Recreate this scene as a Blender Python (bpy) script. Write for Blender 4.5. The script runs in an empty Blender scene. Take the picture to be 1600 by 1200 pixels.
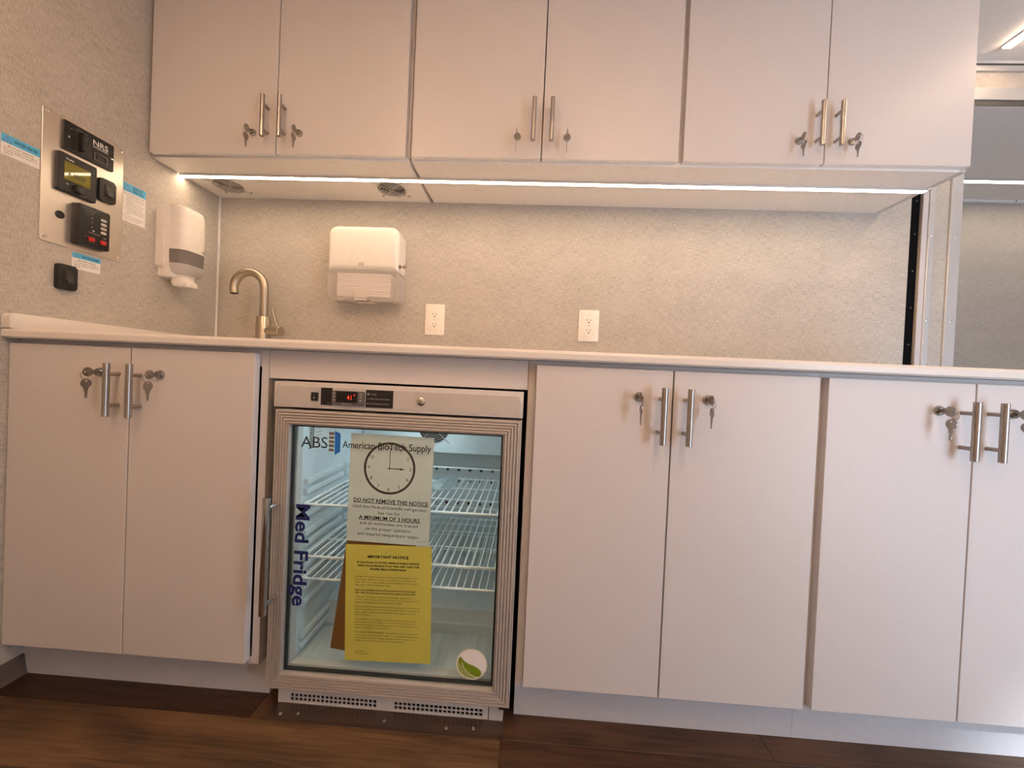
import bpy, bmesh, math, random
from mathutils import Matrix, Vector
random.seed(7)
PI = math.pi
S = bpy.context.scene
C = S.collection

# ------------------------------------------------------------------ camera, world, daylight, exposure
cam_d = bpy.data.cameras.new('camera'); cam = bpy.data.objects.new('camera', cam_d); C.objects.link(cam)
cam_d.sensor_fit = 'HORIZONTAL'; cam_d.sensor_width = 36.0
cam_d.lens = 598.4428 / 1600 * 36.0
cam_d.clip_start = 0.01
_r = Vector((0.9979268, 0.0464172, 0.0445814)); _d = Vector((0.0451341, -0.0109273, -0.9989212)); _f = Vector((-0.04588, 0.9988624, -0.0129996))
m = Matrix.Identity(4)
for i in range(3):
    m[i][0] = _r[i]; m[i][1] = -_d[i]; m[i][2] = -_f[i]
m[0][3], m[1][3], m[2][3] = 1.3005, -1.5213, 0.831
cam.matrix_world = m
S.camera = cam

world = bpy.data.worlds.new('world'); S.world = world; world.use_nodes = True
bg = world.node_tree.nodes['Background']; bg.inputs[0].default_value = (0.62, 0.78, 1.0, 1); bg.inputs[1].default_value = 0.6

# daylight entering through the open entrance door behind and to the right of the camera
dl = bpy.data.lights.new('door_daylight', 'AREA'); dl.shape = 'RECTANGLE'; dl.size = 0.74; dl.size_y = 1.4
dl.energy = 18; dl.color = (0.66, 0.80, 1.0)
dlo = bpy.data.objects.new('door_daylight', dl); C.objects.link(dlo)
dlo.location = (3.12, -2.04, 0.70); dlo.rotation_euler = (PI / 2, 0, 0)

# low sun slanting through that doorway onto the floor and toe kick at the right
sn = bpy.data.lights.new('sun', 'SUN'); sn.energy = 9.0; sn.angle = math.radians(7); sn.color = (0.80, 0.90, 1.0)
sno = bpy.data.objects.new('sun', sn); C.objects.link(sno)
sno.rotation_euler = Vector((-0.33, 1.47, -1.86)).to_track_quat('-Z', 'Y').to_euler()
LED_UNDER = 19.5
LED_CEIL = 93.0
LED_RIGHT = 32.0
LED_SLIDE = 18.0
FRIDGE_LAMP = 4.5

vs = S.view_settings
S.display_settings.display_device = 'sRGB'
vs.view_transform = 'Standard'; vs.look = 'None'; vs.gamma = 1.0; vs.use_curve_mapping = False
vs.exposure = 0.6

# ------------------------------------------------------------------ materials
def lin(c):
    return tuple(((v / 255) / 12.92 if v / 255 <= 0.04045 else ((v / 255 + 0.055) / 1.055) ** 2.4) for v in c)
def mat(name, rgb, rough=0.5, metal=0.0, spec=0.5, noise=None, bump=None, coat=0.0):
    """noise = (scale vector, amount): a procedural colour variation"""
    mt = bpy.data.materials.new(name); mt.use_nodes = True
    nt = mt.node_tree; b = nt.nodes['Principled BSDF']
    b.inputs['Base Color'].default_value = (*rgb, 1); b.inputs['Roughness'].default_value = rough
    b.inputs['Metallic'].default_value = metal; b.inputs['Specular IOR Level'].default_value = spec
    b.inputs['Coat Weight'].default_value = coat
    sc, amt = noise if noise else ((60, 60, 60), 0.03)
    geo = nt.nodes.new('ShaderNodeNewGeometry'); mp = nt.nodes.new('ShaderNodeMapping'); mp.inputs['Scale'].default_value = sc
    nz = nt.nodes.new('ShaderNodeTexNoise'); nz.inputs['Scale'].default_value = 1.0; nz.inputs['Detail'].default_value = 3
    nt.links.new(geo.outputs['Position'], mp.inputs['Vector']); nt.links.new(mp.outputs[0], nz.inputs['Vector'])
    rp = nt.nodes.new('ShaderNodeValToRGB')
    rp.color_ramp.elements[0].position = 0.3; rp.color_ramp.elements[1].position = 0.7
    rp.color_ramp.elements[0].color = (*[v * (1 - amt) for v in rgb], 1); rp.color_ramp.elements[1].color = (*[min(1, v * (1 + amt)) for v in rgb], 1)
    nt.links.new(nz.outputs['Fac'], rp.inputs[0]); nt.links.new(rp.outputs[0], b.inputs['Base Color'])
    if bump:
        bp = nt.nodes.new('ShaderNodeBump'); bp.inputs['Strength'].default_value = bump; bp.inputs['Distance'].default_value = 0.001
        nt.links.new(nz.outputs['Fac'], bp.inputs['Height']); nt.links.new(bp.outputs[0], b.inputs['Normal'])
    return mt
def emit(name, rgb, strength):
    mt = bpy.data.materials.new(name); mt.use_nodes = True; nt = mt.node_tree
    nt.nodes.remove(nt.nodes['Principled BSDF']); e = nt.nodes.new('ShaderNodeEmission')
    e.inputs[0].default_value = (*rgb, 1); e.inputs[1].default_value = strength
    nt.links.new(e.outputs[0], nt.nodes['Material Output'].inputs[0]); return mt
def clear(name, tint, gloss=1.0, rough=0.02, body=None, body_amt=0.0):
    """thin clear sheet: transparent + fresnel reflection, optionally part diffuse (frosted plastic)"""
    mt = bpy.data.materials.new(name); mt.use_nodes = True; nt = mt.node_tree
    nt.nodes.remove(nt.nodes['Principled BSDF'])
    t = nt.nodes.new('ShaderNodeBsdfTransparent'); t.inputs[0].default_value = (*tint, 1)
    src = t
    if body:
        d = nt.nodes.new('ShaderNodeBsdfDiffuse'); d.inputs[0].default_value = (*body, 1)
        tl = nt.nodes.new('ShaderNodeBsdfTranslucent'); tl.inputs[0].default_value = (*body, 1)
        ad = nt.nodes.new('ShaderNodeMixShader'); ad.inputs[0].default_value = 0.35
        nt.links.new(d.outputs[0], ad.inputs[1]); nt.links.new(tl.outputs[0], ad.inputs[2])
        mx = nt.nodes.new('ShaderNodeMixShader'); mx.inputs[0].default_value = body_amt
        nt.links.new(t.outputs[0], mx.inputs[1]); nt.links.new(ad.outputs[0], mx.inputs[2]); src = mx
    g = nt.nodes.new('ShaderNodeBsdfGlossy'); g.inputs['Roughness'].default_value = rough
    lw = nt.nodes.new('ShaderNodeLayerWeight'); lw.inputs[0].default_value = 0.5      # symmetric on both faces of the sheet
    pw = nt.nodes.new('ShaderNodeMath'); pw.operation = 'POWER'; pw.inputs[1].default_value = 4.5; nt.links.new(lw.outputs['Facing'], pw.inputs[0])
    fr = nt.nodes.new('ShaderNodeMath'); fr.operation = 'MULTIPLY_ADD'; fr.inputs[1].default_value = 0.9; fr.inputs[2].default_value = 0.035; nt.links.new(pw.outputs[0], fr.inputs[0])
    ml = nt.nodes.new('ShaderNodeMath'); ml.operation = 'MULTIPLY'; ml.inputs[1].default_value = gloss; ml.use_clamp = True
    nt.links.new(fr.outputs[0], ml.inputs[0])
    m2 = nt.nodes.new('ShaderNodeMixShader'); nt.links.new(ml.outputs[0], m2.inputs[0])
    nt.links.new(src.outputs[0], m2.inputs[1]); nt.links.new(g.outputs[0], m2.inputs[2])
    nt.links.new(m2.outputs[0], nt.nodes['Material Output'].inputs[0]); return mt

def fabric_material(name, base, dark, light):
    mt = bpy.data.materials.new(name); mt.use_nodes = True; nt = mt.node_tree; b = nt.nodes['Principled BSDF']
    b.inputs['Roughness'].default_value = 0.62; b.inputs['Specular IOR Level'].default_value = 0.3
    geo = nt.nodes.new('ShaderNodeNewGeometry'); sp = nt.nodes.new('ShaderNodeSeparateXYZ'); nt.links.new(geo.outputs['Position'], sp.inputs[0])
    ad = nt.nodes.new('ShaderNodeMath'); ad.operation = 'ADD'; nt.links.new(sp.outputs[0], ad.inputs[0]); nt.links.new(sp.outputs[1], ad.inputs[1])
    cb = nt.nodes.new('ShaderNodeCombineXYZ'); nt.links.new(ad.outputs[0], cb.inputs[0]); nt.links.new(sp.outputs[2], cb.inputs[1])
    def nz(sc, det):
        mp = nt.nodes.new('ShaderNodeMapping'); mp.inputs['Scale'].default_value = sc; nt.links.new(cb.outputs[0], mp.inputs[0])
        n = nt.nodes.new('ShaderNodeTexNoise'); n.inputs['Scale'].default_value = 1; n.inputs['Detail'].default_value = det
        nt.links.new(mp.outputs[0], n.inputs[0]); return n
    a = nz((34, 520, 1), 2); c = nz((470, 60, 1), 2); e = nz((7, 12, 1), 3)
    mn = nt.nodes.new('ShaderNodeMath'); mn.operation = 'ADD'; nt.links.new(a.outputs[0], mn.inputs[0]); nt.links.new(c.outputs[0], mn.inputs[1])
    m2 = nt.nodes.new('ShaderNodeMath'); m2.operation = 'MULTIPLY_ADD'; m2.inputs[1].default_value = 0.3; nt.links.new(e.outputs[0], m2.inputs[0]); nt.links.new(mn.outputs[0], m2.inputs[2])
    rp = nt.nodes.new('ShaderNodeValToRGB'); cr = rp.color_ramp
    mr = nt.nodes.new('ShaderNodeMapRange'); mr.inputs[1].default_value = 0.75; mr.inputs[2].default_value = 1.55
    nt.links.new(m2.outputs[0], mr.inputs[0]); nt.links.new(mr.outputs[0], rp.inputs[0])
    cr.elements[0].position = 0.12; cr.elements[0].color = (*dark, 1); cr.elements[1].position = 0.9; cr.elements[1].color = (*light, 1)
    k = cr.elements.new(0.5); k.color = (*base, 1)
    nt.links.new(rp.outputs[0], b.inputs['Base Color'])
    bp = nt.nodes.new('ShaderNodeBump'); bp.inputs['Strength'].default_value = 0.25; bp.inputs['Distance'].default_value = 0.0008
    nt.links.new(mn.outputs[0], bp.inputs['Height']); nt.links.new(bp.outputs[0], b.inputs['Normal'])
    return mt
def plank_material():
    mt = bpy.data.materials.new('vinyl_plank'); mt.use_nodes = True; nt = mt.node_tree; b = nt.nodes['Principled BSDF']
    b.inputs['Roughness'].default_value = 0.42; b.inputs['Specular IOR Level'].default_value = 0.35
    geo = nt.nodes.new('ShaderNodeNewGeometry'); oi = nt.nodes.new('ShaderNodeObjectInfo')
    off = nt.nodes.new('ShaderNodeVectorMath'); off.operation = 'MULTIPLY_ADD'
    cmb = nt.nodes.new('ShaderNodeCombineXYZ'); nt.links.new(oi.outputs['Random'], cmb.inputs[0]); nt.links.new(oi.outputs['Random'], cmb.inputs[2])
    nt.links.new(cmb.outputs[0], off.inputs[0]); off.inputs[1].default_value = (37, 0, 19); nt.links.new(geo.outputs['Position'], off.inputs[2])
    def nz(sc, det, dist=0):
        mp = nt.nodes.new('ShaderNodeMapping'); mp.inputs['Scale'].default_value = sc; nt.links.new(off.outputs[0], mp.inputs[0])
        n = nt.nodes.new('ShaderNodeTexNoise'); n.inputs['Scale'].default_value = 1; n.inputs['Detail'].default_value = det; n.inputs['Distortion'].default_value = dist
        nt.links.new(mp.outputs[0], n.inputs[0]); return n
    g1 = nz((6, 110, 1), 8, 0.9); g2 = nz((3, 11, 1), 3, 0.8)
    ad = nt.nodes.new('ShaderNodeMath'); ad.operation = 'ADD'; nt.links.new(g1.outputs[0], ad.inputs[0]); nt.links.new(g2.outputs[0], ad.inputs[1])
    mr = nt.nodes.new('ShaderNodeMapRange'); mr.inputs[1].default_value = 0.7; mr.inputs[2].default_value = 1.3; mr.inputs[3].default_value = 0.42; mr.inputs[4].default_value = 1.6
    nt.links.new(ad.outputs[0], mr.inputs[0])
    mx = nt.nodes.new('ShaderNodeVectorMath'); mx.operation = 'SCALE'; nt.links.new(oi.outputs['Color'], mx.inputs[0]); nt.links.new(mr.outputs[0], mx.inputs['Scale'])
    nt.links.new(mx.outputs[0], b.inputs['Base Color'])
    bp = nt.nodes.new('ShaderNodeBump'); bp.inputs['Strength'].default_value = 0.15; bp.inputs['Distance'].default_value = 0.001
    nt.links.new(g1.outputs[0], bp.inputs['Height']); nt.links.new(bp.outputs[0], b.inputs['Normal'])
    return mt

M = {}
M['door'] = mat('cabinet_laminate', (0.60, 0.555, 0.53), 0.42, noise=((130, 130, 900), 0.035))
M['carcass'] = mat('carcass_laminate', (0.56, 0.525, 0.51), 0.45, noise=((130, 130, 900), 0.03))
M['edge'] = mat('door_edge_band', (0.80, 0.78, 0.77), 0.4)
M['melamine'] = mat('white_melamine', (0.84, 0.80, 0.77), 0.45)
M['toe'] = mat('toe_kick_laminate', (0.52, 0.50, 0.50), 0.4)
M['counter'] = mat('solid_surface_white', (0.70, 0.65, 0.59), 0.32, noise=((300, 300, 300), 0.02))
M['fabric'] = fabric_material('woven_wall_covering', (0.47, 0.43, 0.38), (0.345, 0.31, 0.265), (0.575, 0.53, 0.475))
M['fabric2'] = fabric_material('woven_wall_covering_far', (0.45, 0.415, 0.37), (0.35, 0.315, 0.275), (0.54, 0.50, 0.45))
M['ceiling'] = mat('ceiling_panel', (0.82, 0.78, 0.74), 0.6)
M['plank'] = plank_material()
M['subfloor'] = mat('subfloor_dark', (0.02, 0.014, 0.01), 0.8)
M['base'] = mat('vinyl_baseboard', (0.10, 0.08, 0.07), 0.5)
M['alu'] = mat('brushed_aluminium', (0.60, 0.58, 0.56), 0.38, metal=0.85, noise=((20, 20, 400), 0.05))
M['alu_light'] = mat('satin_aluminium_trim', (0.70, 0.68, 0.66), 0.42, metal=0.6, noise=((20, 20, 300), 0.04))
M['steel'] = mat('stainless_plate', (0.66, 0.60, 0.54), 0.33, metal=0.9, noise=((40, 500, 500), 0.06))
M['nickel'] = mat('brushed_nickel', (0.44, 0.40, 0.36), 0.30, metal=1.0, noise=((600, 600, 60), 0.08))
M['chrome'] = mat('chrome', (0.75, 0.73, 0.70), 0.10, metal=1.0)
M['guard_wire'] = mat('plated_wire', (0.70, 0.64, 0.58), 0.45, metal=0.7)
M['lock_chrome'] = mat('dark_chrome', (0.42, 0.40, 0.38), 0.12, metal=1.0)
M['key'] = mat('nickel_key', (0.36, 0.325, 0.285), 0.30, metal=1.0)
M['brass'] = mat('faucet_nickel_gold', (0.50, 0.44, 0.35), 0.30, metal=1.0, noise=((600, 600, 60), 0.06))
M['rubber'] = mat('black_rubber', (0.003, 0.003, 0.0035), 0.9, spec=0.1)
M['black'] = mat('black_plastic', (0.010, 0.009, 0.009), 0.42)
M['black_gloss'] = mat('black_gloss', (0.006, 0.006, 0.007), 0.15)
M['dark_grey'] = mat('dark_grey_plastic', (0.10, 0.09, 0.08), 0.45)
M['charcoal'] = mat('charcoal_plastic', (0.028, 0.025, 0.023), 0.45)
M['white_plastic'] = mat('white_plastic', (0.80, 0.75, 0.68), 0.22)
M['ivory_plate'] = mat('ivory_plastic', (0.86, 0.80, 0.72), 0.3)
M['white_paint'] = mat('white_print', (0.85, 0.83, 0.80), 0.5)
M['grey_print'] = mat('grey_print', (0.45, 0.42, 0.39), 0.5)
M['black_print'] = mat('black_print', (0.012, 0.011, 0.012), 0.6)
M['brown_print'] = mat('brown_print', (0.065, 0.048, 0.032), 0.6)
M['faint_print'] = mat('soft_grey_print', (0.07, 0.06, 0.05), 0.6)
M['navy_print'] = mat('navy_vinyl', (0.012, 0.012, 0.10), 0.5)
M['blue_print'] = mat('blue_vinyl', (0.008, 0.14, 0.50), 0.5)
M['tan_print'] = mat('tan_vinyl', (0.17, 0.13, 0.08), 0.5)
M['cyan_print'] = mat('cyan_label', (0.09, 0.46, 0.74), 0.5)
M['triangle_blue'] = mat('triangle_blue', (0.13, 0.20, 0.45), 0.5)
M['dark_blue'] = mat('dark_blue_print', (0.005, 0.05, 0.11), 0.5)
M['tissue'] = mat('tissue_paper', (0.92, 0.90, 0.87), 0.8)
M['label_white'] = mat('label_paper', (0.80, 0.76, 0.72), 0.5)
M['paper'] = mat('white_paper', (0.72, 0.70, 0.63), 0.7, noise=((25, 25, 25), 0.03))
M['yellow'] = mat('yellow_paper', (0.78, 0.58, 0.10), 0.7, noise=((20, 20, 20), 0.04))
M['kraft'] = mat('kraft_paper', (0.22, 0.085, 0.015), 0.7)
M['green'] = mat('leaf_green_vinyl', (0.17, 0.25, 0.008), 0.5)
M['green_light'] = mat('pale_green_vinyl', (0.32, 0.36, 0.10), 0.5)
M['cream'] = mat('cream_vinyl', (0.72, 0.66, 0.50), 0.5)
M['red'] = mat('red_rocker', (0.45, 0.012, 0.008), 0.3)
M['lcd'] = mat('olive_lcd', (0.20, 0.18, 0.03), 0.04)
M['lcd_ink'] = mat('lcd_ink', (0.03, 0.03, 0.008), 0.3)
M['fridge_white'] = mat('fridge_liner', (0.70, 0.74, 0.75), 0.35)
M['fridge_floor'] = mat('fridge_floor_liner', (0.62, 0.65, 0.65), 0.3, noise=((60, 4, 1), 0.12))
M['fridge_shell'] = mat('fridge_panel', (0.60, 0.56, 0.52), 0.35)
M['fridge_recess'] = mat('fridge_recess_panel', (0.50, 0.46, 0.42), 0.3)
M['fridge_frame'] = mat('anodised_door_frame', (0.52, 0.465, 0.42), 0.40, metal=0.35)
M['wire'] = mat('white_coated_wire', (0.92, 0.94, 0.95), 0.3)
M['glass'] = clear('door_glass', (0.93, 0.98, 0.98), 0.8)
M['clear_plate'] = clear('clear_acrylic', (0.90, 0.88, 0.86), 1.3, 0.06, body=(0.30, 0.24, 0.19), body_amt=0.07)
M['bag'] = clear('clear_bag', (0.9, 0.95, 0.95), 1.4, 0.12, body=(0.7, 0.75, 0.76), body_amt=0.35)
M['frost'] = clear('frosted_plastic', (0.98, 0.96, 0.94), 0.9, 0.15, body=(0.90, 0.86, 0.83), body_amt=0.26)
M['smoke'] = clear('smoked_plastic', (0.6, 0.56, 0.54), 1.0, 0.06, body=(0.36, 0.32, 0.30), body_amt=0.7)
M['frost_lip'] = clear('frosted_lip', (0.8, 0.77, 0.75), 0.8, 0.2, body=(0.80, 0.76, 0.73), body_amt=0.7)
M['led_under'] = emit('led_under_cabinet', (1.0, 0.75, 0.50), LED_UNDER)
M['led_ceiling'] = emit('led_ceiling', (1.0, 0.645, 0.405), LED_CEIL)
M['led_ceiling_right'] = emit('led_ceiling_dim', (1.0, 0.70, 0.47), LED_RIGHT)
M['led_slide'] = emit('led_slide_out', (1.0, 0.78, 0.58), LED_SLIDE)
M['lamp'] = emit('fridge_lamp', (0.80, 0.94, 1.0), FRIDGE_LAMP)
M['red_led'] = emit('red_digits', (1.0, 0.05, 0.02), 0.9)

# ------------------------------------------------------------------ helpers
def new_bm(): return bmesh.new()
def box(bm, x0, x1, y0, y1, z0, z1, bev=0.0, seg=2):
    r = bmesh.ops.create_cube(bm, size=1.0)
    vs_ = r['verts']
    for v in vs_:
        v.co = Vector(((x0 + x1) / 2 + v.co.x * (x1 - x0), (y0 + y1) / 2 + v.co.y * (y1 - y0), (z0 + z1) / 2 + v.co.z * (z1 - z0)))
    if bev:
        es = list({e for v in vs_ for e in v.link_edges})
        bmesh.ops.bevel(bm, geom=es, offset=bev, segments=seg, profile=0.5, affect='EDGES', clamp_overlap=True)
    return bm
def tube(bm, pts, r, n=12, cap=True):
    pts = [Vector(p) for p in pts]; rings = []
    rr = r if isinstance(r, (list, tuple)) else [r] * len(pts)
    up = None
    for i, p in enumerate(pts):
        t = (pts[min(i + 1, len(pts) - 1)] - pts[max(i - 1, 0)]).normalized()
        if up is None:
            up = Vector((0, 0, 1)) if abs(t.z) < 0.9 else Vector((0, 1, 0))
        a = t.cross(up).normalized(); b = a.cross(t).normalized(); up = b
        rings.append([bm.verts.new(p + (a * math.cos(2 * PI * k / n) + b * math.sin(2 * PI * k / n)) * rr[i]) for k in range(n)])
    for i in range(len(rings) - 1):
        for k in range(n):
            bm.faces.new((rings[i][k], rings[i][(k + 1) % n], rings[i + 1][(k + 1) % n], rings[i + 1][k]))
    if cap:
        bm.faces.new(rings[0]); bm.faces.new(list(reversed(rings[-1])))
    return bm
def lathe(bm, prof, origin, axis, n=20):
    """prof: list of (radius, height along axis)"""
    o = Vector(origin); ax = Vector(axis).normalized()
    a = ax.orthogonal().normalized(); b = ax.cross(a); rings = []
    for r, h in prof:
        rings.append([bm.verts.new(o + ax * h + (a * math.cos(2 * PI * k / n) + b * math.sin(2 * PI * k / n)) * max(r, 1e-5)) for k in range(n)])
    for i in range(len(rings) - 1):
        for k in range(n):
            bm.faces.new((rings[i][k], rings[i][(k + 1) % n], rings[i + 1][(k + 1) % n], rings[i + 1][k]))
    bm.faces.new(list(reversed(rings[0]))); bm.faces.new(rings[-1])
    return bm
FRONT = (Vector((1, 0, 0)), Vector((0, 0, 1)))       # a face looking at -y
LEFT = (Vector((0, 1, 0)), Vector((0, 0, 1)))        # a face on the left wall looking at +x
def basis(origin, frame, rot=0.0):
    r, u = frame
    if rot:
        r, u = r * math.cos(rot) + u * math.sin(rot), u * math.cos(rot) - r * math.sin(rot)
    n = r.cross(u); mt = Matrix.Identity(4)
    for i in range(3):
        mt[i][0] = r[i]; mt[i][1] = u[i]; mt[i][2] = n[i]; mt[i][3] = origin[i]
    return mt
def prism(bm, outline, mtx, t0, t1, bev=0.0, seg=2):
    """2D outline (counter clockwise) in the mtx plane, from t0 to t1 along its normal; the t1 rim may be rounded"""
    lo = [bm.verts.new(mtx @ Vector((x, y, t0))) for x, y in outline]; hi = [bm.verts.new(mtx @ Vector((x, y, t1))) for x, y in outline]
    n = len(outline); bm.faces.new(list(reversed(lo))); top = bm.faces.new(hi)
    for k in range(n):
        bm.faces.new((lo[k], lo[(k + 1) % n], hi[(k + 1) % n], hi[k]))
    if bev:
        bmesh.ops.bevel(bm, geom=list(top.edges), offset=bev, segments=seg, profile=0.5, affect='EDGES', clamp_overlap=True)
    return bm
def prism_round(bm, outline, mtx, t0, t1, r, seg=5):
    """like prism, with the t1 rim rounded by concentric loops"""
    n = len(outline); nrm = []
    for k in range(n):
        a, b, c = Vector(outline[k - 1]), Vector(outline[k]), Vector(outline[(k + 1) % n])
        e1, e2 = (b - a).normalized(), (c - b).normalized(); v = Vector((-(e1.y + e2.y), e1.x + e2.x)).normalized()
        nrm.append(v / max(0.5, v.dot(Vector((-e1.y, e1.x)))))
    loops = [(0, t0), (0, t1 - r)] + [(r * (1 - math.cos(PI / 2 * q / seg)), t1 - r + r * math.sin(PI / 2 * q / seg)) for q in range(1, seg + 1)]
    R_ = [[bm.verts.new(mtx @ Vector((p[0] + v.x * o_, p[1] + v.y * o_, t))) for p, v in zip(outline, nrm)] for o_, t in loops]
    for A, B in zip(R_[:-1], R_[1:]):
        for k in range(n): bm.faces.new((A[k], A[(k + 1) % n], B[(k + 1) % n], B[k]))
    bm.faces.new(list(reversed(R_[0]))); bm.faces.new(R_[-1]); return bm
def rrect(x0, x1, y0, y1, r, seg=6):
    rs = r if isinstance(r, (list, tuple)) else [r] * 4   # bl, br, tr, tl
    out = []
    for (cx, cy, a0, q) in ((x0, y0, PI, rs[0]), (x1, y0, 1.5 * PI, rs[1]), (x1, y1, 0, rs[2]), (x0, y1, PI / 2, rs[3])):
        px = cx + q if cx == x0 else cx - q; py = cy + q if cy == y0 else cy - q
        if q <= 0: out.append((cx, cy)); continue
        for k in range(seg + 1):
            a = a0 + PI / 2 * k / seg; out.append((px + q * math.cos(a), py + q * math.sin(a)))
    return out
def circle(cx, cy, r, n=24): return [(cx + r * math.cos(2 * PI * k / n), cy + r * math.sin(2 * PI * k / n)) for k in range(n)]
def plate(bm, outer, holes, mtx, thick):
    """flat plate with real holes, made by a filled 2D curve; spans 0..thick along the normal"""
    cu = bpy.data.curves.new('tmp', 'CURVE'); cu.dimensions = '2D'; cu.fill_mode = 'BOTH'; cu.extrude = thick / 2
    for lp in [outer] + holes:
        s = cu.splines.new('POLY'); s.points.add(len(lp) - 1)
        for p, (x, y) in zip(s.points, lp): p.co = (x, y, 0, 1)
        s.use_cyclic_u = True
    ob = bpy.data.objects.new('tmp', cu); me = bpy.data.meshes.new_from_object(ob)
    me.transform(mtx @ Matrix.Translation((0, 0, thick / 2))); bm.from_mesh(me)
    bpy.data.objects.remove(ob); bpy.data.curves.remove(cu); bpy.data.meshes.remove(me)
    return bm
def _text_mesh(body, off, res):
    cu = bpy.data.curves.new('tmp', 'FONT'); cu.body = body; cu.size = 1.0; cu.offset = off; cu.resolution_u = res
    cu.fill_mode = 'FRONT'
    ob = bpy.data.objects.new('tmp', cu); me = bpy.data.meshes.new_from_object(ob)
    bpy.data.objects.remove(ob); bpy.data.curves.remove(cu); return me
_h = _text_mesh('H', 0, 2); CAP = max(v.co.y for v in _h.vertices); bpy.data.meshes.remove(_h)
def text(bm, body, x, y, h, w=None, align='L', bold=0.0, mtx=Matrix.Identity(4), res=2, underline=False, t=0.0):
    """one line of lettering: baseline y, cap height h, optional exact width w"""
    me = _text_mesh(body, bold, res)
    if not me.vertices: bpy.data.meshes.remove(me); return bm
    x0 = min(v.co.x for v in me.vertices); x1 = max(v.co.x for v in me.vertices)
    sy = h / CAP; sx = (w / (x1 - x0)) if w else sy; W = (x1 - x0) * sx
    ox = x if align == 'L' else (x - W / 2 if align == 'C' else x - W)
    me.transform(mtx @ Matrix.Translation((ox - x0 * sx, y, t)) @ Matrix.Diagonal((sx, sy, 1, 1)))
    bm.from_mesh(me); bpy.data.meshes.remove(me)
    if underline:
        rect(bm, ox, ox + W, y - h * 0.22, y - h * 0.08, mtx, t)
    return bm
def rect(bm, x0, x1, y0, y1, mtx, t=0.0):
    bm.faces.new([bm.verts.new(mtx @ Vector((a, b, t))) for a, b in ((x0, y0), (x1, y0), (x1, y1), (x0, y1))]); return bm
def poly(bm, pts, mtx, t=0.0):
    bm.faces.new([bm.verts.new(mtx @ Vector((a, b, t))) for a, b in pts]); return bm
def ring(bm, cx, cy, r0, r1, mtx, t=0.0, n=48):
    a = [bm.verts.new(mtx @ Vector((cx + r0 * math.cos(2 * PI * k / n), cy + r0 * math.sin(2 * PI * k / n), t))) for k in range(n)]
    b = [bm.verts.new(mtx @ Vector((cx + r1 * math.cos(2 * PI * k / n), cy + r1 * math.sin(2 * PI * k / n), t))) for k in range(n)]
    for k in range(n): bm.faces.new((a[k], b[k], b[(k + 1) % n], a[(k + 1) % n]))
    return bm

def obj(name, bm, material, parent=None, smooth=None, loc=None):
    me = bpy.data.meshes.new(name)
    if bm is not None:
        bmesh.ops.recalc_face_normals(bm, faces=bm.faces[:]) if smooth is not False else None
        bm.to_mesh(me); bm.free()
    if smooth:
        for p in me.polygons: p.use_smooth = True
        me.set_sharp_from_angle(angle=math.radians(smooth if smooth is not True else 35))
    me.materials.append(M[material])
    return link(name, me, parent, loc)
def link(name, me, parent=None, loc=None):
    o = bpy.data.objects.new(name, me); C.objects.link(o)
    if parent is not None:
        o.parent = parent
        o.matrix_parent_inverse = Matrix.Translation(-ORIGIN.get(parent.name, Vector()))
    if loc is not None:
        o.location = loc; ORIGIN[o.name] = Vector(loc)
    return o
ORIGIN = {}
def tag(o, label, cat, group=None):
    o['label'] = label; o['category'] = cat
    if group: o['group'] = group
    return o
def thing(name, label, cat, loc=(0, 0, 0), group=None):
    o = bpy.data.objects.new(name, None); C.objects.link(o); o.location = loc; o.empty_display_size = 0.05
    ORIGIN[o.name] = Vector(loc)
    return tag(o, label, cat, group)
def struct(name, bm, material, label=None, parent=None, smooth=None):
    o = obj(name, bm, material, parent, smooth)
    if parent is None: o['kind'] = 'structure'
    if label: o['label'] = label
    return o

# ------------------------------------------------------------------ the room
ZC = 2.095          # ceiling
XW = 2.7085         # right end of the back wall
XR = 4.7            # right wall
YF = -2.05          # front wall behind the camera
struct('wall_back', box(new_bm(), 0, XW, 0, 0.06, 0, ZC), 'fabric', 'beige woven wall covering behind the counter')
struct('wall_left', box(new_bm(), -0.06, 0, YF, 0.06, 0, ZC), 'fabric', 'beige woven wall covering at the left end of the counter')
struct('trim_1', box(new_bm(), 0.0, 0.007, -0.007, 0.0, 0.902, 1.52, 0.002), 'edge', 'pale corner bead where the two fabric walls meet')
struct('ceiling', box(new_bm(), -0.06, XR + 0.06, YF - 0.06, 0.06, ZC, ZC + 0.05), 'ceiling', 'pale smooth ceiling')
bm = new_bm()
box(bm, -0.06, 2.75, YF - 0.06, YF, 0, ZC); box(bm, 3.5, XR + 0.06, YF - 0.06, YF, 0, ZC); box(bm, 2.75, 3.5, YF - 0.06, YF, 1.95, ZC)
struct('wall_front', bm, 'ceiling', 'pale wall with the open entrance behind the viewer')  # unseen wall, coloured pale to bounce fill light onto the cabinet fronts
struct('wall_right', box(new_bm(), XR, XR + 0.06, YF, 0.8, 0, ZC), 'fabric2', 'fabric covered wall at the far right')

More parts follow.
